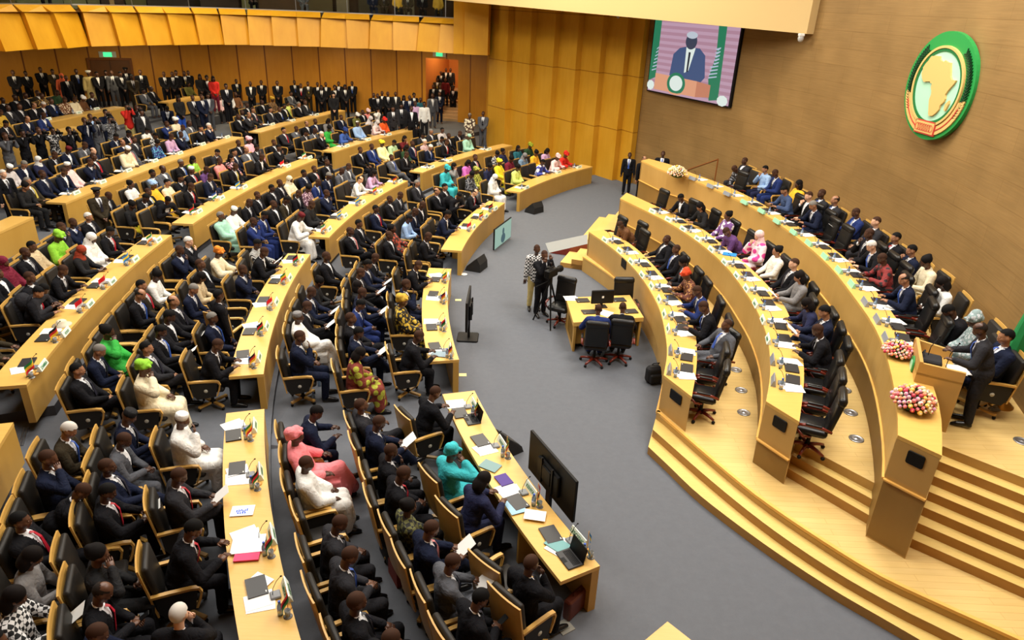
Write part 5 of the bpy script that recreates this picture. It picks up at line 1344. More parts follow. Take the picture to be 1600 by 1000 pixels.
def flag_parts(fi):
    if fi not in _fm:
        m = MB(); n = 8
        for c in range(3):
            for k in range(n):
                def P(u, v): return (.01 + .17 * u + .0, .025 * sin(u * 5 + v) , .32 - .13 * v - .10 * u)
                u0, u1 = k / n, (k + 1) / n; v0, v1 = c / 3 * 1.3, (c + 1) / 3 * 1.3
                m.quad(P(u0, v0), P(u1, v0), P(u1, v1), P(u0, v1), c)
        me = m.mesh('cloth', [mat('flag_%d_%d_%d' % q, q, .8) for q in FLAGS[fi]], True)
        _fm[fi] = me
    return _fm[fi]
b = MB(); b.lathe([(.045, 0), (.045, .012), (.012, .02)], (0, 0, 0), 14); b.tube([(0, 0, .01), (0, 0, .33)], .005, 6); FPOLE = b.mesh('pole', [mat('flag_pole_wood', (206, 150, 70), .4)], True)
def place(me, nm, loc, rz, label, cat, group, parts=()):
    o = bpy.data.objects.new(nm, me); COL.objects.link(o); o.location = loc; o.rotation_euler = (0, 0, rz); tag(o, cap16(label), cat, group)
    for pn, pm in parts: q = bpy.data.objects.new(pn, pm); COL.objects.link(q); q.parent = o
    return o
def stations(desk, zt, centre, inward, pix, style='w', flags=None, texts={}, folders=True, near=True, wh=''):
    """inward +1: the sitters are farther from the circle centre than the desk front"""
    L = sorted(pix, key=lambda p: -p[1])
    for j, (x, y) in enumerate(L):
        p = at(x, y, zt + .04); u = Vector((p.x - centre[0], p.y - centre[1])).normalized() * inward; t = Vector((-u.y, u.x))
        if t.y > 0: t = -t                       # t runs towards the viewer
        rz = atan2(t.y, t.x); rzn = atan2(u.y, u.x) + pi / 2 * 1  # plate lies along the desk
        P = lambda a, b, z=0: (p.x + u.x * a + t.x * b, p.y + u.y * a + t.y * b, zt + z)
        w_ = '%s from near end of %s' % (ORD[j], wh)
        pr = atan2(-u.y, -u.x) + pi / 2
        o = place(PLM[style], 'nameplate', P(0, 0), pr, ('white nameplate reading %s, ' % texts[(x, y)] if (x, y) in texts else {'w': 'white nameplate with green letters, ', 'g': 'pale green nameplate, ', 's': 'silver nameplate, '}[style]) + w_, 'nameplate', 'nameplates')
        if (x, y) in texts: text_child(texts[(x, y)], o)
        elif style == 'w':
            q = bpy.data.objects.new('lettering', GLY); COL.objects.link(q); q.parent = o
        mo = place(MICM[0], 'microphone', P(.13, 0), pr, 'grey console with gooseneck microphone, ' + w_, 'microphone', 'desk microphones', (('gooseneck', MICM[1]),)) if near else None
        if flags is not None:
            fi = flags[j % len(flags)]; place(FPOLE, 'table_flag', P(.03, .24), rz + radians(-20), '%s table flag, %s' % (FLN[fi], w_), 'flag', 'small table flags', (('cloth', flag_parts(fi)),))
        place(BOT, 'water_bottle', P(.12, .30 if flags else .2), 0, 'clear water bottle with blue cap, ' + w_, 'bottle', 'water bottles', (('cap', BCAP), ('wrapper', BLAB)))
        if near and flags: place(GLASS, 'drinking_glass', P(.05, .36), 0, 'drinking glass on saucer, ' + w_, 'glass', 'drinking glasses')
        pp = P(.30, -.12 if j % 2 else .05); place(PSTACK, 'paper_stack', pp, pr + random.uniform(-.3, .3), 'white papers spread, ' + w_, 'paper', 'papers on the desks')
        if folders: place(FOLD, 'laptop', P(.31, .16 if j % 2 else -.22), pr + random.uniform(-.12, .12), 'closed black laptop, ' + w_, 'laptop', 'closed laptops', (('sticker', FLAB),))
def aud_st(key, pix, flags, texts={}, near=True, folders=True):
    r = int(key[3]); stations(key, T[r] + .75, ROWC[r][0], 1, pix, 'w', flags, texts, folders, near, '%s desk, %s block' % (ROWN[r], BLK[key[:2]]))
aud_st('b1R1', [(742,632),(786,692),(831,764),(905,838)], [4, 2, 0, 0], {(831,764): 'KENYA', (905,838): 'LESOTHO'})
aud_st('b1R2', [(397,665),(406,737),(425,835),(448,922)], [2, 2, 1, 0], {(448,922): 'LIBYA'})
aud_st('b2R1', [(700,432),(697,463),(696,504),(705,545)], [6, 2, 6, 0])
aud_st('b2R2', [(471,406),(452,434),(431,472),(416,510),(404,558)], [6, 1, 3, 0, 1])
aud_st('b2R3', [(247,375),(211,405),(175,440),(140,475),(102,519),(66,571)], [0, 6, 3, 3, 4, 5], {(66,571): 'ZAMBIA'})
aud_st('b3R1', [(774,326),(759,338),(740,355)], [3, 0, 1])
aud_st('b3R2', [(625,283),(594,299),(567,316),(539,337),(514,358)], [5, 4, 4, 0, 6])
aud_st('b3R3', [(484,246),(450,259),(382,292),(346,309),(311,330)], [1, 7, 4, 3, 5], near=False)
aud_st('b3R4', [(355,214),(317,225),(281,239),(242,251),(201,266),(160,284),(119,301)], None, near=False)
aud_st('b4R1', [(823,293),(873,269),(905,261)], None, near=False)
aud_st('b4R2', [(675,261),(703,251),(764,233)], None, near=False)
aud_st('b4R3', [(542,228),(576,218),(608,210)], None, near=False)
aud_st('b4R4', [(426,194),(458,188),(495,179)], None, near=False)
aud_st('b3R6', [(151,170),(123,176),(75,186)], None, near=False)
c1 = circ3(d1o[4:-4])[0]; c2 = circ3(d2o[4:-4])[0]; c3_ = circ3(d3o[4:-4])[0]
stations('D1', ZD1, c1, 1, [(946,375),(969,392),(987,409),(1004,430),(1019,447),(1031,468),(1039,491),(1045,514)], 'w', None, {}, True, True, 'lowest podium desk')
stations('D1', ZD1, c1, 1, [(1048,547),(1046,577)], 's', None, {}, True, True, 'empty seats of lowest podium desk')
stations('D2', ZD2, c2, 1, [(1020,330),(1045,343),(1068,358),(1091,373),(1112,390),(1133,410),(1152,431),(1167,451),(1181,475),(1193,500),(1201,530)], 'w', None, {}, True, True, 'middle podium desk')
stations('D2', ZD2, c2, 1, [(1208,562),(1209,594)], 's', None, {}, True, True, 'empty seats of middle podium desk')
stations('D3', ZD3, c3_, 1, [(1163,316),(1190,330),(1214,346),(1240,363),(1264,380),(1289,401),(1311,422),(1331,444)], 'g', None, {}, True, True, 'highest podium desk')
stations('D3', ZD3, c3_, 1, [(1082,279),(1110,291),(1136,303)], 's', None, {}, False, True, 'far end seats, highest podium desk')
stations('D3', ZD3, c3_, 1, [(1352,472),(1371,499),(1384,528)], 's', None, {}, True, True, 'empty seats, highest podium desk')
# open laptops on the nearest front desk
def open_laptop(px, py, rot_deg, label):
    p = at(px, py, .76); o = empty('open_laptop', (p.x, p.y, .753), radians(rot_deg))
    m = MB(); m.rbox((0, 0, .01), (.34, .24, .02), .012); obj('keyboard_base', m, [MATS['laptop_black']], o)
    m = MB()
    for r in range(5):
        for c in range(12): m.box((-.13 + c * .0235, .07 - r * .022, .0215), (.018, .017, .003))
    m.box((0, -.085, .021), (.09, .05, .002)); k = obj('keys', m, [M_BLACK], o)
    m = MB(); m.rbox((0, .125, .12), (.34, .012, .23), .005, M=tilt(radians(-12))); obj('screen', m, [M_BLACK], o)
    tag(o, label, 'laptop')
open_laptop(890, 873, -62 + 0, 'open black laptop at near end of the nearest front desk')
open_laptop(737, 655, -68, 'open black laptop with white page at far end of the nearest front desk')
p = at(420, 968, T[2] + .76); 
# ------------------------------------------------------------------ wall screen
cs = [onwall(x, y, STONE) for x, y in ((1015, 140), (1142, 166), (1162, 40), (1028, 27))]
bl, br, tr, tl = [c[0] + c[1] * .12 for c in cs]; wn_ = (cs[0][1] + cs[1][1]).normalized()
bl2, br2 = bl, br; zt_, zb_ = (tl.z + tr.z) / 2, (bl.z + br.z) / 2
ux = V(br.x - bl.x, br.y - bl.y, 0); SW = ux.length; ux.normalize(); SH = zt_ - zb_; org = V(bl.x, bl.y, zb_); nrm_ = V(ux.y, -ux.x, 0)
if nrm_.dot(wn_) < 0: nrm_ = -nrm_
scr = empty('wall_screen', tuple(org)); tag(scr, 'large video wall screen showing a speaker behind a lectern', 'screen'); sinv = Matrix.Translation(-org)
def SP(u, v, d=0): return org + ux * (u * SW) + V(0, 0, v * SH) + nrm_ * d
def spoly(m, pts, d, mi):
    i = m.add([SP(u, v, d) for u, v in pts]); m.face(list(range(i, i + len(pts))), mi)
m = MB(); i = m.add([SP(u, v, d) for d in (-.35, -.02) for u, v in ((-.015, -.02), (1.015, -.02), (1.015, 1.02), (-.015, 1.02))])
for q in ((0, 1, 2, 3), (4, 5, 6, 7), (0, 1, 5, 4), (1, 2, 6, 5), (2, 3, 7, 6), (3, 0, 4, 7)): m.face([i + k for k in q])
q = obj('screen_housing', m, [M_BLACK], scr); q.matrix_parent_inverse = sinv
m = MB(); E_ = [emis('screen_mauve', (206, 168, 190), .85), emis('screen_rose', (190, 146, 166), .85), emis('screen_green', (44, 138, 100), .8), emis('screen_suit', (74, 96, 140), .8), emis('screen_face', (70, 78, 100), .75), emis('screen_grey', (200, 210, 222), .9), emis('screen_wood', (236, 168, 132), .9), emis('screen_white', (232, 244, 236), .95), emis('screen_wood2', (214, 140, 110), .85), emis('screen_bright', (190, 204, 226), .9), emis('screen_dark', (40, 50, 66), .6)]
for k in range(24): spoly(m, [(0, k / 24), (1, k / 24), (1, (k + 1) / 24), (0, (k + 1) / 24)], 0, k % 2)
spoly(m, [(0, .14), (.09, .2), (.09, 1), (0, 1)], .004, 2); spoly(m, [(.78, .02), (.88, .05), (.86, 1), (.77, 1), (.79, .6), (.74, .3)], .004, 2)
for k in range(9): spoly(m, [(.77 + .004 * k - .03 * (k < 4), .30 + k * .045), (.83, .33 + k * .045), (.83, .345 + k * .045), (.77 - .03 * (k < 4), .318 + k * .045)], .008, 9)
for k in range(7): spoly(m, [(.03 + .006 * k, .28 + k * .05), (.09, .31 + k * .05), (.09, .325 + k * .05), (.03 + .006 * k, .298 + k * .05)], .008, 9)
spoly(m, [(.27, .26), (.29, .55), (.36, .64), (.45, .67), (.60, .66), (.67, .58), (.70, .30), (.64, .2), (.40, .2)], .008, 3)
def ell(cx_, cy_, rx, ry, d, mi, n=24): spoly(m, [(cx_ + rx * cos(2 * pi * k / n), cy_ + ry * sin(2 * pi * k / n)) for k in range(n)], d, mi)
spoly(m, [(.45, .32), (.44, .66), (.55, .66), (.50, .36)], .012, 7); spoly(m, [(.475, .34), (.475, .60), (.50, .60), (.495, .34)], .014, 10)
ell(.49, .74, .068, .105, .014, 4); ell(.49, .82, .066, .045, .016, 5)
spoly(m, [(.09, .03), (.62, .03), (.62, .24), (.09, .26)], .016, 6); spoly(m, [(.62, .03), (.78, .06), (.78, .22), (.62, .24)], .016, 8)
ell(.37, .16, .115, .15, .018, 2); ell(.37, .165, .082, .105, .02, 7); spoly(m, [(.28, .05), (.30, .015), (.37, .0), (.44, .015), (.46, .05), (.40, .03), (.34, .03)], .022, 6)
ell(.04, .08, .05, .07, .02, 7, 9); ell(.93, .05, .06, .07, .02, 7, 9)
q = obj('screen_picture', m, E_, scr); q.matrix_parent_inverse = sinv
# ------------------------------------------------------------------ round emblem on the brown wall
ec, en = onwall(1481, 136, STONE); et, _ = onwall(1492, 49, STONE); eb, _ = onwall(1470, 223, STONE)
ER = (et.z - eb.z) / 2 * 1.0; ex = V(-en.y, en.x, 0).normalized()
if ex.dot(V(1, 0, 0)) < 0 and ex.y > 0: ex = -ex
if (project(ec + ex)[0] - project(ec)[0]) < 0: ex = -ex
_k = max((-7, 7), key=lambda a: (Matrix.Rotation(radians(a), 3, 'Z') @ en).dot((CAMP - ec).normalized()))
en = Matrix.Rotation(radians(_k), 3, 'Z') @ en; ex = Matrix.Rotation(radians(_k), 3, 'Z') @ ex
eo = ec + en * .24
EMB = empty('round_emblem', tuple(eo)); tag(EMB, 'round green wall emblem with golden Africa map, palm leaves and red linked rings', 'emblem'); einv = Matrix.Translation(-eo)
def EP(u, v, d=0): return eo + ex * (u * ER) + V(0, 0, v * ER) + en * d
def epart(nm, build, mats, sm=False):
    m = MB(); build(m); q = obj(nm, m, mats, EMB, sm); q.matrix_parent_inverse = einv; return q
def ering(m, r0, r1, d0, d1, n=64, sy=1.0):
    a = [[EP(r * cos(2 * pi * k / n), r * sin(2 * pi * k / n) * sy, d) for k in range(n)] for r, d in ((r1, d0), (r1, d1), (r0, d1), (r0, d0))]
    i = m.add([p for rg in a for p in rg])
    for s_ in range(3):
        for k in range(n): m.face((i + s_ * n + k, i + s_ * n + (k + 1) % n, i + (s_ + 1) * n + (k + 1) % n, i + (s_ + 1) * n + k))
def edisc(m, r, d0, d1, n=64):
    i = m.add([EP(r * cos(2 * pi * k / n), r * sin(2 * pi * k / n), d) for d in (d0, d1) for k in range(n)])
    m.face([i + n + k for k in range(n)])
    for k in range(n): m.face((i + k, i + (k + 1) % n, i + n + (k + 1) % n, i + n + k))
def epoly(m, pts, d0, d1, mi=0):
    n = len(pts); i = m.add([EP(u, v, d) for d in (d0, d1) for u, v in pts]); m.face([i + n + k for k in range(n)], mi)
    for k in range(n): m.face((i + k, i + (k + 1) % n, i + n + (k + 1) % n, i + n + k), mi)
M_EG = mat('emblem_green', (34, 142, 66), .45); M_EGOLD = mat('emblem_gold', (222, 180, 110), .45); M_ELIGHT = mat('emblem_pale_green', (170, 220, 190), .4); M_EDARK = mat('emblem_leaf', (14, 58, 30), .5); M_ERED = mat('emblem_red', (190, 60, 50), .5)
epart('green_disc', lambda m: edisc(m, 1.0, -.10, .0), [M_EG]); epart('gold_ring', lambda m: ering(m, .70, .745, 0, .05), [M_EGOLD]); epart('pale_field', lambda m: edisc(m, .64, 0, .02), [M_ELIGHT]); epart('inner_ring', lambda m: ering(m, .64, .70, 0, .035), [MATS['emblem_leaf'] if False else mat('emblem_green_dark', (22, 110, 56), .45)])
AF = [(-6,36),(3,37),(10,37),(11,34),(15,32),(20,31),(22,33),(29,31),(33,31),(34,28),(37,21),(39,16),(43,12),(51,12),(50,9),(46,4),(42,-1),(39,-6),(41,-11),(40,-15),(35,-20),(35,-25),(31,-30),(26,-34),(20,-35),(18,-33),(17,-30),(14,-22),(12,-16),(13,-9),(12,-5),(9,-1),(9,4),(6,4),(4,6),(-4,5),(-8,4),(-13,8),(-17,14),(-16,19),(-17,21),(-13,27),(-10,30),(-9,32)]
MD = [(49,-12),(50,-16),(47,-25),(44,-24),(44,-17)]
f_ = lambda L: [((a - 17) / 64 + .0, (b_ - 1) / 66) for a, b_ in L]
epart('africa_map', lambda m: (epoly(m, f_(AF), 0, .06), epoly(m, f_(MD), 0, .06)), [M_EGOLD])
def leaves(m):
    for s in (-1, 1):
        for k in range(24):
            a = radians(155 + 0 - k * 0) if False else 0
            th = radians(90 + s * (42 + k * 3.6)); r = .855
            for q in (-1, 1):
                c = (r * cos(th), r * sin(th)); tdir = (-sin(th) * s, cos(th) * s); rd = (cos(th), sin(th))
                tip = (c[0] + rd[0] * .075 * q - tdir[0] * .06, c[1] + rd[1] * .075 * q - tdir[1] * .06)
                epoly(m, [(c[0] - tdir[0] * .012, c[1] - tdir[1] * .012), tip, (c[0] + tdir[0] * .022, c[1] + tdir[1] * .022)], 0, .03)
epart('palm_leaves', leaves, [M_EDARK])
def ribbon(m, sd_):
    for s in (sd_,):
        P = [( .765 * cos(radians(a)), .765 * sin(radians(a))) for a in range(-70, -12, 6)] + [(.90, -.16)] + [(.925 * cos(radians(a)), .925 * sin(radians(a))) for a in range(-18, -76, -8)][::1]
        P = [(s * x, y) for x, y in P]; epoly(m, P, 0, .03)
epart('gold_ribbon', lambda m: ribbon(m, -1), [M_EGOLD]); epart('gold_ribbon', lambda m: ribbon(m, 1), [M_EGOLD])
def redline(m):
    for s in (-1, 1):
        P = [(.83 * cos(radians(a)), .83 * sin(radians(a))) for a in range(-70, -20, 6)]; Q = [(.85 * cos(radians(a)), .85 * sin(radians(a))) for a in range(-70, -20, 6)]
        epoly(m, [(s * x, y) for x, y in P + Q[::-1]], .03, .04)
    epoly(m, [(-.31, -.90), (.31, -.90), (.31, -.64), (-.31, -.64)], 0, .05)
epart('red_outline', redline, [M_ERED])
epart('ring_panel', lambda m: epoly(m, [(-.285, -.875), (.285, -.875), (.285, -.665), (-.285, -.665)], .05, .058), [M_EGOLD])
def rings(m):
    for k in range(7):
        cx_ = -.21 + .07 * k; n = 20
        a = [EP(cx_ + r * cos(2 * pi * j / n), -.77 + r * 1.15 * sin(2 * pi * j / n), .07) for r in (.05, .062) for j in range(n)]; i = m.add(a)
        for j in range(n): m.face((i + j, i + (j + 1) % n, i + n + (j + 1) % n, i + n + j))
epart('linked_rings', rings, [M_ERED])
# ------------------------------------------------------------------ flowers
FLC = [(226, 120, 130), (240, 170, 160), (240, 200, 90), (236, 226, 200), (206, 60, 90), (242, 150, 110), (220, 160, 190), (240, 220, 170)]
def flowers(px, py, z, r, label, pale=False, n=105):
    p = at(px, py, z + r * .55); o = empty('flower_arrangement', (p.x, p.y, z)); random.seed(int(px))
    m = MB(); m.ball((0, 0, r * .42), (r * .8, r * .8, r * .5), 14, 10)
    for k in range(170):
        a, e = random.uniform(0, 2 * pi), random.uniform(.05, 1.45); d = V(cos(a) * cos(e), sin(a) * cos(e), sin(e) * .8); b0 = d * r * .7; s_ = d.cross(V(0, 0, 1)).normalized() * .018; t = d * r * random.uniform(.95, 1.1)
        i = m.add([b0 - s_ + V(0, 0, r * .3), b0 + s_ + V(0, 0, r * .3), t + V(0, 0, r * .3)]); m.face((i, i + 1, i + 2))
    obj('foliage', m, [mat('flower_foliage', (44, 72, 34), .8, noise=.3, nscale=20)], o)
    m = MB()
    for k in range(n):
        a = k * 2.39996; e = math.asin(1 - (k + .5) / n * 1.0); d = V(cos(a) * cos(e), sin(a) * cos(e), sin(e) * .8); c = d * r * random.uniform(.88, 1.0) + V(0, 0, r * .3); mi = random.choice((1, 3, 3, 7, 7, 2) if pale else range(8)); q = random.uniform(.024, .038) * r / .3
        m.ball(c, q, 7, 5, mi)
        m.ball(c + d * q * .55, q * .55, 6, 4, (mi + 1) % 8)
    obj('blossoms', m, [mat('blossom_%d' % i, c, .7) for i, c in enumerate(FLC)], o, True)
    tag(o, label, 'flowers', 'flower arrangements on the highest podium desk')
flowers(1059, 268, ZD3, .33, 'pale pink and cream flower arrangement at far end of the highest podium desk', True)
flowers(1404, 545, ZD3, .24, 'pink and orange flower arrangement close to the lectern front on the highest desk')
flowers(1429, 622, ZD3, .30, 'large pink and orange flower arrangement at near end of the highest podium desk')
# ------------------------------------------------------------------ lectern
NR = at(1479, 677, P3); zl = z_at(1508, 584, (NR.x, NR.y)); zl = min(max(zl, P3 + 1.0), P3 + 1.3)
pNL = at(1437, 567, zl); pNR = at(1510, 584, zl); pFL = at(1430, 530, zl - .02); pFR = at(1490, 549, zl - .02)
lect = empty('lectern', tuple(V(pNR.x, pNR.y, P3))); linv = Matrix.Translation(-lect.location); tag(lect, 'light wood lectern with round emblem standing behind the highest podium desk', 'lectern')
def slab(a, b, th, z0, z1, side, nm, mt=M_PANELX):
    d = Vector((b.x - a.x, b.y - a.y)).normalized(); n_ = Vector((-d.y, d.x)) * th * side; m = MB(); m.prism([(a.x, a.y), (b.x, b.y), (b.x + n_.x, b.y + n_.y), (a.x + n_.x, a.y + n_.y)], z0, z1)
    q = obj(nm, m, [mt], lect); q.matrix_parent_inverse = linv; return q, n_
slab(pNL, pNR, .05, P3, zl, 1, 'side_panel'); slab(pFL, pFR, .05, P3, zl, -1, 'side_panel'); slab(pNL, pFL, .05, P3, zl + .02, -1, 'front_panel')
m = MB(); m.prism([(pNL.x, pNL.y), (pNR.x, pNR.y), (pFR.x, pFR.y), (pFL.x, pFL.y)], zl - .20, zl - .16); q = obj('reading_shelf', m, [M_DESK], lect); q.matrix_parent_inverse = linv
mid = (pNL + pFL) / 2; fd_ = Vector((pFL.x - pNL.x, pFL.y - pNL.y)).normalized(); on = V(-fd_.y, fd_.x, 0); on = on if on.x < 0 else -on
for nm, r0, th, mt in (('emblem_disc', .17, .02, M_EG), ('emblem_centre', .11, .026, M_ELIGHT)):
    m = MB(); m.lathe([(r0, 0), (r0, th)], (0, 0, 0), 24); M = Matrix(((fd_.x, 0, on.x), (fd_.y, 0, on.y), (0, 1, 0))); m.v = [tuple(M @ Vector(v) + mid + on * .005 + V(0, 0, -.28)) for v in m.v]; q = obj(nm, m, [mt], lect); q.matrix_parent_inverse = linv
ctr = (pNL + pNR + pFL + pFR) / 4; la = atan2(pNR.y - pNL.y, pNR.x - pNL.x)
m = MB(); m.rbox((0, 0, .06), (.34, .34, .10), .04); m.tube([(-.12, -.1, .1), (-.1, 0, .2), (-.12, .1, .1)], .012, 6)
place(m.mesh('bag', [mat('black_fabric', (28, 28, 32), .8)]), 'bag', (ctr.x - .08, ctr.y + .05, zl - .16), la, 'black bag lying on the lectern shelf', 'bag', None)
place(PSTACK, 'paper_stack', (ctr.x + .16 * cos(la) + .1, ctr.y + .16 * sin(la) - .08, zl - .158), la + .2, 'white and pink papers under the speaker hands on the lectern', 'paper', None)
for s_, w_ in ((-.12, 'left'), (.12, 'right')):
    m = MB(); b0 = ctr + V(0, 0, -ctr.z + zl - .16); m.tube([(0, 0, 0), (.02, .02, .25), (.12, .05, .40)], .006, 6); m.ball((.13, .055, .41), .016, 8, 6)
    q = place(m.mesh('microphone', [M_BLACK], True), 'microphone', (ctr.x + s_ * .8, ctr.y - s_ * .9, zl - .16), 0, 'thin black gooseneck microphone on the lectern, %s one' % w_, 'microphone', 'lectern microphones')
# ------------------------------------------------------------------ green flag on brass stand
fb = at(1574, 634, P3); fb = V(fb.x - .12, fb.y, fb.z); o = empty('flag_on_stand', (fb.x, fb.y, P3)); tag(o, 'green flag on a brass pole standing at the right picture edge of the podium', 'flag')
m = MB(); m.lathe([(.19, 0), (.19, .02), (.15, .04), (.15, .055), (.11, .075), (.11, .09), (.06, .12), (.03, .16)], (0, 0, 0), 24); obj('brass_base', m, [M_BRASS], o, True)
m = MB(); m.tube([(0, 0, .1), (0, 0, 2.3)], .018, 10); obj('pole', m, [mat('pole_wood', (170, 110, 50), .4)], o, True)
m = MB(); n = 14
for k in range(n):
    for j in range(14):
        def P(a, b_): t = b_ / 14; w_ = .05 + .17 * t ** .7; x = w_ * cos(a / n * 2 * pi) * (1 + .15 * sin(a * 2.7)); y = w_ * .7 * sin(a / n * 2 * pi) * (1 + .2 * cos(a * 2.7)); return (x - .10 * t, y, 2.15 - 1.55 * t)
        m.quad(P(k, j), P(k + 1, j), P(k + 1, j + 1), P(k, j + 1))
obj('cloth', m, [mat('flag_green', (28, 128, 66), .7, noise=.25, nscale=6)], o, True)
m = MB(); m.ball((0, 0, .02), (.11, .08, .02), 10, 6); m.ball((.05, .03, .04), (.05, .04, .03), 8, 5); p = at(1553, 641, P3)
place(m.mesh('cloth', [mat('crumpled_cloth', (110, 100, 80), .9, noise=.4, nscale=20)]), 'crumpled_cloth', (p.x, p.y, P3), .4, 'small crumpled grey cloth lying on the upper podium floor', 'cloth', None)
# ------------------------------------------------------------------ square work table
q4 = [at(x, y, .75) for x, y in ((884, 465), (984, 461), (1006, 496), (896, 504))]; tb = empty('work_table', (q4[3].x, q4[3].y, 0)); tinv = Matrix.Translation(-tb.location); tag(tb, 'square light wood table with monitor on the open grey floor', 'table')
def tp(nm, poly, z0, z1, mt): m = MB(); m.prism([(p[0], p[1]) for p in poly], z0, z1); q = obj(nm, m, [mt], tb); q.matrix_parent_inverse = tinv
tp('table_top', q4, .65, .75, M_DESK)
cc_ = sum((Vector(p[:2]) for p in q4), Vector((0, 0))) / 4
def inset(p, f): v = Vector(p[:2]); return v.lerp(cc_, f)
i4 = [inset(p, .04) for p in q4]
for a, b_ in ((0, 3), (1, 2), (0, 1)):
    A, B = i4[a], i4[b_]; d = (B - A).normalized(); n_ = Vector((-d.y, d.x)) * .05; n_ = n_ if (cc_ - A).dot(n_) > 0 else -n_
    tp('side_panel' if (a, b_) != (0, 1) else 'front_panel', [A, B, B + n_, A + n_], 0, .69, M_PANEL)
A, B = i4[3], i4[0]; tp('drawer_unit', [A.lerp(B, .1), A.lerp(B, .7), A.lerp(B, .7) + (i4[2] - A) * .28, A.lerp(B, .1) + (i4[2] - A) * .28], .12, .60, M_PANEL)
mp_ = at(940, 480, .75); tdir = atan2(q4[1].y - q4[0].y, q4[1].x - q4[0].x)
o = empty('monitor', (mp_.x, mp_.y, .75), tdir); tag(o, 'black computer monitor standing on the square work table', 'monitor')
m = MB(); m.rbox((0, 0, .27), (.56, .05, .34), .02); obj('display', m, [M_BLACK], o); m = MB(); m.rbox((0, .03, .01), (.26, .2, .02), .01); m.box((0, .04, .09), (.06, .03, .16)); obj('stand', m, [M_BLACK], o); m = MB(); m.box((0, -.028, .27), (.05, .004, .05)); obj('sticker', m, [M_WHITE], o)
for k, (x, y, w_) in enumerate(((910, 470, 'left behind'), (967, 469, 'right behind'), (920, 488, 'left before'), (985, 487, 'right before'))):
    p = at(x, y, .75); place(FOLD, 'laptop', (p.x, p.y, .75), tdir, 'black keyboard-like laptop on the square table, %s the monitor' % w_, 'laptop', 'laptops on the square table', (('sticker', FLAB),))
p = at(893, 467, .75); place(PSTACK, 'paper_stack', (p.x, p.y, .75), tdir + 1.4, 'white paper at left far corner of the square table', 'paper', None)
p = at(945, 490, .75); place(PSTACK, 'paper_stack', (p.x, p.y, .75), tdir + .6, 'white paper between the two men at the square table', 'paper', None)
# ------------------------------------------------------------------ television sets on floor stands
def tv(a, b_, z0, z1, label, stand=True, pic=False, face=1):
    a, b_ = Vector(a), Vector(b_); d = (b_ - a); W = d.length; d.normalize(); n_ = Vector((-d.y, d.x)) * face; c = (a + b_) / 2
    o = empty('television', (c.x, c.y, 0), atan2(d.y, d.x)); tag(o, label, 'television'); zc = (z0 + z1) / 2; h = z1 - z0
    m = MB(); m.rbox((0, 0, zc), (W, .05, h), .012); obj('housing', m, [M_BLACK], o)
    m = MB(); m.rbox((0, -.05 * face, zc - .02), (W * .45, .06, h * .5), .02); m.rbox((0, -.09 * face, zc), (.24, .03, .24), .01)
    for s in (-1, 1): m.box((s * .16, -.085 * face, zc), (.03, .03, h * .6))
    obj('rear_mount', m, [M_BLACK], o)
    m = MB(); m.box((0, .027 * face, zc), (W - .05, .004, h - .05)); sc_ = obj('screen_panel', m, [emis('tv_pale_green', (176, 214, 196), .7) if pic else mat('screen_glass', (8, 8, 10), .1)], o)
    if pic:
        m = MB(); m.ball((0, .031 * face, zc + .09), (.09, .004, .11), 14, 8); m.ball((0, .031 * face, zc - .14), (.2, .004, .16), 14, 8); obj('picture_figure', m, [emis('tv_figure', (84, 120, 130), .6)], sc_)
    if stand:
        m = MB(); m.box((0, -.02 * face, z0 / 2 + .1), (.12, .05, z0 + .2)); m.rbox((0, 0, .02), (.5, .5, .04), .05); obj('stand', m, [M_BLACK], o)
    return o
A = at(827, 731, .62); B = at(896, 817, .62); tv((A.x, A.y), (B.x, B.y), .62, z_at(827.5, 671, (A.x, A.y)), 'large black television seen from behind the nearest front desk', True, face=1 if True else -1)
C_ = at(731, 528, 0); dv = Vector((C_.x, C_.y)).normalized(); dv = Matrix.Rotation(radians(-4), 2) @ dv; tv((C_.x + dv.x * .55, C_.y + dv.y * .55), (C_.x - dv.x * .55, C_.y - dv.y * .55), .40, 1.12, 'black television seen edge-on before the second front desk', True, face=-1)
A = at(771, 392, .04); B = at(797, 371, .04); tv((A.x, A.y), (B.x, B.y), .05, .75, 'television showing a pale picture beside the third front desk', False, True, face=-1)
m = MB(); m.box((0, 0, .025), (.9, .35, .05)); p = at(785, 388, 0)
# ------------------------------------------------------------------ floor loudspeakers, bags, tripod and small things
def wedge(px, py, label, rz, s=1.0):
    p = at(px, py, .16); m = MB(); P = [(-.25, -.2, 0), (.25, -.2, 0), (.25, .22, 0), (-.25, .22, 0), (-.24, -.1, .36), (.24, -.1, .36), (.24, .18, .12), (-.24, .18, .12), (-.24, -.19, .2), (.24, -.19, .2)]
    i = m.add([(a * s, b_ * s, c * s) for a, b_, c in P])
    for f in ((3, 2, 1, 0), (0, 1, 9, 8), (8, 9, 5, 4), (4, 5, 6, 7), (7, 6, 2, 3), (0, 8, 4, 7, 3), (1, 2, 6, 5, 9)): m.face([i + k for k in f])
    o = place(m.mesh('cabinet', [mat('speaker_black', (26, 26, 26), .7)]), 'floor_speaker', (p.x, p.y, 0), rz, label, 'loudspeaker', 'floor monitor speakers')
    g = MB(); a, b_, c, d = [V(*P[k]) * s for k in (4, 5, 6, 7)]; nn = (b_ - a).cross(d - a).normalized(); nn = nn if nn.z > 0 else -nn; i = g.add([(q_ * .92 + (a + b_ + c + d) / 4 * .08) + nn * .008 for q_ in (a, b_, c, d)]); g.face((i, i + 1, i + 2, i + 3)); q = obj('grille', g, [mat('speaker_grille', (48, 48, 48), .8)], o)
wedge(745, 412, 'black wedge loudspeaker on the floor by the third front desk end', radians(70), 1.15)
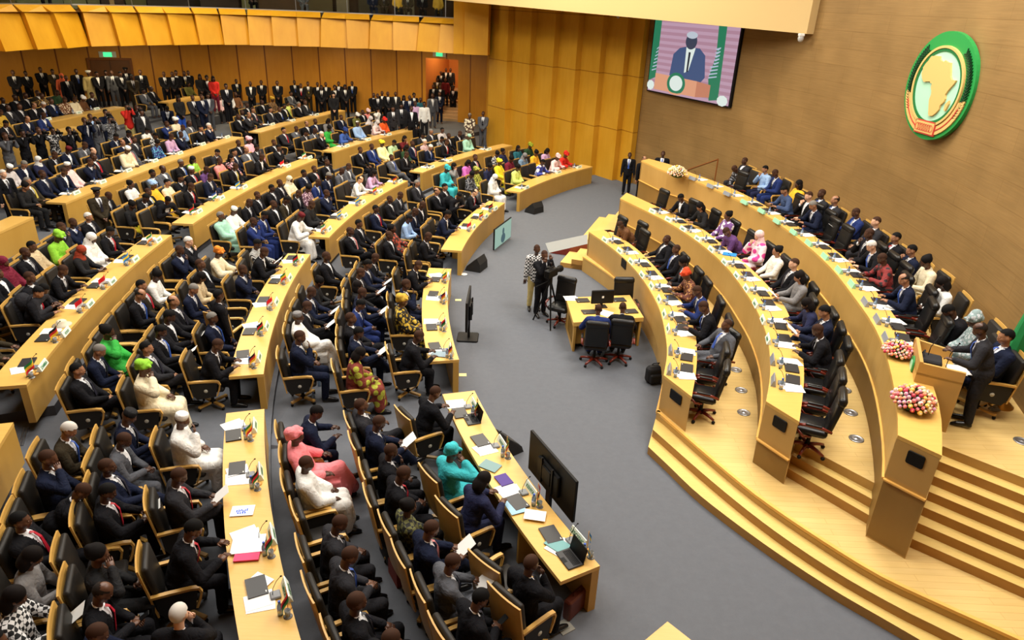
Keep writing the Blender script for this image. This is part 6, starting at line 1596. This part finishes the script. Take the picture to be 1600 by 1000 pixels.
wedge(835, 325, 'black wedge loudspeaker on the floor by the farthest front desk', radians(50), 1.15)
wedge(790, 690, 'black wedge loudspeaker hidden behind the nearest front desk', radians(-50), 1.0)
def small(nm, px, py, z, mb, mats, label, cat, rz=0, sm=False, grp=None):
    p = at(px, py, z); return place(mb.mesh(nm, mats, sm), nm, (p.x, p.y, z), rz, label, cat, grp)
m = MB(); m.rbox((0, 0, .2), (.34, .22, .40), .09); m.rbox((0, -.12, .14), (.26, .08, .22), .04); m.tube([(.1, .05, .38), (.12, .02, .44), (-.02, .02, .44), (-.04, .05, .38)], .012, 6); o = small('backpack', 1019, 597, 0, m, [mat('bag_black', (22, 22, 24), .8)], 'black backpack on the grey floor beside the podium side', 'backpack', .3)
m = MB(); m.rbox((0, 0, .16), (.42, .12, .32), .03); o = small('briefcase', 898, 955, 0, m, [mat('brown_leather', (84, 36, 22), .4)], 'brown leather briefcase on the floor under the nearest front desk end', 'briefcase', radians(50)); m = MB(); m.tube([(-.07, 0, .32), (-.06, 0, .36), (.06, 0, .36), (.07, 0, .32)], .01, 6); obj('handle', m, [MATS['brown_leather']], o)
for j, (x, y, w_) in enumerate(((716, 469, 'upper'), (723, 586, 'lower'))): m = MB(); m.box((0, 0, .004), (.16, .12, .006)); small('floor_marker', x, y, 0, m, [mat('yellow_marker', (226, 216, 150), .8)], 'pale yellow square marker on the floor before the second front desk, %s one' % w_, 'marker', .1, grp='yellow floor markers')
m = MB(); m.box((0, 0, .006), (.2, .2, .01)); m.box((0, 0, .013), (.1, .1, .006)); small('floor_socket', 882, 980, 0, m, [mat('socket_metal', (150, 148, 138), .4, metal=.3)], 'square metal floor socket near the bottom edge of the grey floor', 'socket', .6)
m = MB(); m.box((0, 0, .003), (.21, .29, .005)); small('paper', 568, 628, 0, m, [M_PAPER], 'white sheet of paper on the floor between the two nearest blocks', 'paper', 1.2)
m = MB(); m.lathe([(.09, 0), (.10, .015), (.05, .02)], (0, 0, 0), 16); small('plate', 725, 429, 0, m, [M_WHITE], 'white round cap lying on the floor by the third front desk', 'plate')
for j, (x, y, w_) in enumerate(((499, 603, 'upright beside the chair'), (490, 627, 'lying in front of the chair'))):
    o = place(BOT, 'water_bottle', tuple(at(x, y, .0)), 0, 'blue water bottle %s ending the second block' % w_, 'bottle', None, (('cap', BCAP),))
# tripod with video camera
tc_ = at(860, 517, 0); f1, f2 = at(833, 500, 0), at(874, 498, 0); tcx = (tc_ + f1 + f2) / 3; hz = 1.15
o = empty('tripod', (tcx.x, tcx.y, 0)); ti = Matrix.Translation(-o.location); tag(o, 'black three-legged camera tripod on the open floor', 'tripod')
for f in (tc_, f1, f2):
    m = MB(); m.tube([tuple(V(f.x, f.y, .01)), tuple(V(tcx.x, tcx.y, hz))], [.018, .026], 8); q = obj('leg', m, [M_BLACK], o); q.matrix_parent_inverse = ti
    m = MB(); m.ball((f.x, f.y, .02), (.03, .03, .02), 8, 6); q2 = obj('rubber_foot', m, [M_BLACK], q); q2.matrix_parent_inverse = ti
m = MB(); m.tube([(tcx.x, tcx.y, hz - .1), (tcx.x, tcx.y, hz + .08)], .05, 10); m.tube([(tcx.x, tcx.y, hz), (tcx.x - .35, tcx.y - .1, hz - .15)], .012, 6); q = obj('pan_head', m, [M_BLACK], o); q.matrix_parent_inverse = ti
o = empty('video_camera', (tcx.x, tcx.y, hz + .08), radians(-35)); tag(o, 'black video camera mounted on the tripod on the open floor', 'camera')
m = MB(); m.rbox((0, 0, .11), (.16, .40, .2), .03); m.tube([(0, -.12, .25), (0, .1, .25)], .018, 8); m.rbox((-.1, .02, .2), (.06, .14, .08), .01); obj('body', m, [M_BLACK], o)
m = MB(); m.tube([(0, .18, .11), (0, .36, .11), (0, .38, .11), (0, .44, .11)], [.06, .065, .085, .085], 14); obj('lens', m, [M_BLACK], o)
# desk corner at the bottom edge of the picture
ca = at(1043, 971, 1.0); m = MB(); u1 = (at(1008, 1000, 1.0) - ca).normalized(); u2 = (at(1080, 1000, 1.0) - ca).normalized(); P = [ca, ca + u2 * .9, ca + u2 * .9 + u1 * .7, ca + u1 * .7]
o = empty('side_desk', (ca.x, ca.y, 0)); i_ = Matrix.Translation(-o.location); tag(o, 'light wood desk whose top corner shows at the bottom edge of the picture', 'desk')
m.prism([(p.x, p.y) for p in P], .94, 1.0); q = obj('desk_top', m, [M_DESK], o); q.matrix_parent_inverse = i_
m = MB(); g_ = sum((Vector((p.x, p.y)) for p in P), Vector((0, 0))) / 4; m.prism([tuple(Vector((p.x, p.y)).lerp(g_, .08)) for p in P], 0, .94); q = obj('body', m, [M_PANEL], o); q.matrix_parent_inverse = i_
# exit signs, wall camera, handrail
def exit_sign(px, py, poly, label, w=.5, h=.22):
    p, n_ = onwall(px, py, poly); o = empty('exit_sign', tuple(p + n_ * .05), atan2(n_.y, n_.x) + pi / 2); tag(o, label, 'sign', 'green exit signs')
    m = MB(); m.box((0, 0, 0), (w, .06, h)); obj('housing', m, [mat('sign_frame', (190, 200, 190), .5)], o); m = MB(); m.box((0, -.034, 0), (w * .5, .01, h * .8)); obj('lit_panel', m, [emis('exit_green', (70, 230, 140), 1.6)], o)
exit_sign(168, 85, BACK, 'green lit exit sign above the closed double door', .85, .3); exit_sign(687, 84.5, BACK, 'green lit exit sign above the open orange passage', .8, .3)
sp = onwall(776, 221, PL[::-1])
if sp:
    p, n_ = sp; m = MB(); m.box((0, 0, 0), (.3, .05, .14)); place(m.mesh('light', [emis('green_lamp', (70, 220, 150), 1.2)]), 'indicator_light', tuple(p + n_ * .06), atan2(n_.y, n_.x) + pi / 2, 'small green wall light low on the yellow wooden wall', 'light', None)
def cctv(px, py, poly, label):
    r_ = onwall(px, py, poly)
    if not r_: return
    p, n_ = r_; o = empty('security_camera', tuple(p + n_ * .16)); tag(o, label, 'camera', 'wall security cameras'); m = MB(); m.rbox((0, 0, .1), (.16, .16, .08), .02); obj('bracket', m, [M_WHITE], o); m = MB(); m.ball((0, 0, 0), (.09, .09, .11), 12, 8); obj('dome', m, [mat('dome_grey', (170, 170, 168), .3)], o, True)
cctv(970, 25, PL[::-1], 'small white security camera high on the yellow wall'); cctv(1255, 60, [(pL.x, pL.y), (pR.x + .3, pR.y - .3)], 'small white security camera at the lower corner of the beige beam')
ra_, rb_ = at(1076, 265, P3 + .2), at(1122, 249, P3 + .9); m = MB(); m.tube([tuple(ra_), tuple(rb_)], .03, 8); m.tube([tuple(rb_), (rb_.x, rb_.y, P3)], .025, 8); m.tube([tuple(ra_), (ra_.x, ra_.y, P3 - .4)], .025, 8)
tag(obj('handrail', m, [mat('rail_wood', (128, 76, 34), .4)]), 'brown wooden handrail before the brown wall at the far podium end', 'handrail')

# ------------------------------------------------------------------ single things lying about
def sheet(px, py, z, w_, l_, h_, rz, col, label, nm='folder', cat='folder', logo=None):
    m = MB(); m.box((0, 0, h_ / 2), (w_, l_, h_)); p = at(px, py, z); o = place(m.mesh(nm, [mat('sheet_%d_%d_%d' % col, col, .6)]), nm, (p.x, p.y, z), radians(rz), label, cat, None)
    if logo:
        g = MB(); random.seed(3)
        for k in range(6): g.box((-.07 + .026 * k, random.uniform(-.012, .012), h_ + .001), (.016, .05, .001), random.uniform(-.3, .3))
        for k in range(4): g.box((-.05 + .03 * k, -.05, h_ + .001), (.02, .03, .001), random.uniform(-.3, .3))
        obj('printed_mark', g, [mat('print_blue', (40, 90, 210), .6)], o)
zt1, zt2, zt3 = T[1] + .762, T[2] + .762, T[3] + .762
sheet(787, 750, zt1, .2, .26, .012, 30, (74, 50, 130), 'purple folder on the nearest front desk beside the person in navy top')
sheet(805, 792, zt1, .24, .3, .008, 25, (150, 190, 214), 'pale blue booklet on the nearest front desk near the KENYA nameplate', 'booklet', 'booklet')
sheet(766, 728, zt1, .22, .3, .008, 60, (120, 150, 150), 'grey-green magazine on the nearest front desk before the KENYA nameplate', 'magazine', 'magazine')
sheet(871, 851, zt1, .22, .3, .008, 50, (110, 160, 160), 'teal printed magazine on the nearest front desk beside the open laptop', 'magazine', 'magazine')
sheet(836, 805, zt1 + .02, .3, .21, .004, -8, (238, 238, 234), 'white printed sheet lying over a laptop at the KENYA seat', 'paper', 'paper')
sheet(388, 862, zt2, .3, .34, .02, 10, (226, 60, 110), 'bright pink folder with white sheets on the nearest second-row desk')
sheet(388, 850, zt2 + .02, .4, .32, .004, 12, (240, 240, 238), 'large white open document on the pink folder', 'paper', 'paper')
sheet(371, 735, zt2 + .004, .3, .21, .004, 30, (232, 234, 238), 'white sheet with blue printed mark, upper one on the nearest second-row desk', 'paper', 'paper', 1)
sheet(379, 798, zt2, .3, .21, .004, 10, (232, 234, 238), 'white sheet with blue printed mark, middle one on the nearest second-row desk', 'paper', 'paper', 1)
sheet(406, 908, zt2, .26, .2, .004, -25, (232, 234, 238), 'white sheet with blue printed mark, lowest one on the nearest second-row desk', 'paper', 'paper', 1)
sheet(1140, 398, ZD2 + .002, .34, .24, .02, -20, (40, 130, 210), 'bright blue folder on the middle podium desk by the person in magenta and white')
sheet(686, 553, zt1, .24, .3, .006, 85, (130, 150, 160), 'printed magazine on the second block front desk at the near end', 'magazine', 'magazine')
sheet(618, 905, 0.0, .08, .34, .26, 30, (128, 44, 26), 'red-brown folder standing on the floor behind the first seat line')
m = MB(); m.rbox((0, 0, .17), (.42, .16, .34), .04); m.tube([(-.08, 0, .34), (-.06, 0, .40), (.06, 0, .40), (.08, 0, .34)], .012, 6)
small('bag', 608, 872, 0, m, [mat('bag_black', (22, 22, 24), .8)], 'black bag on the floor between two seat lines of the nearest block', 'bag', radians(-60))
m = MB(); m.lathe([(.17, 0), (.175, .01), (.10, .02), (.09, .09), (.06, .11), (.0, .112)], (0, 0, 0), 20)
small('hat', 97, 508, T[3] + .752, m, [mat('hat_straw', (206, 198, 174), .8)], 'round pale straw hat lying on the third-row desk of the second block', 'hat', 0, True)
m = MB(); a, b_, c_ = at(414, 703, 0), at(414, 699, 0), at(455, 698, 0); i = m.add([(a.x, a.y, 0), (c_.x, c_.y, 0), (b_.x, b_.y + .02, .05), (b_.x, b_.y + 1.4, .0), (c_.x, c_.y + .6, .0)]); m.face((i, i + 1, i + 2), 1); m.face((i + 2, i + 1, i + 4, i + 3), 0)
struct('floor_ramp', m, [M_CARPET, M_CARPETD])
bpy.data.scenes.remove(TMP)
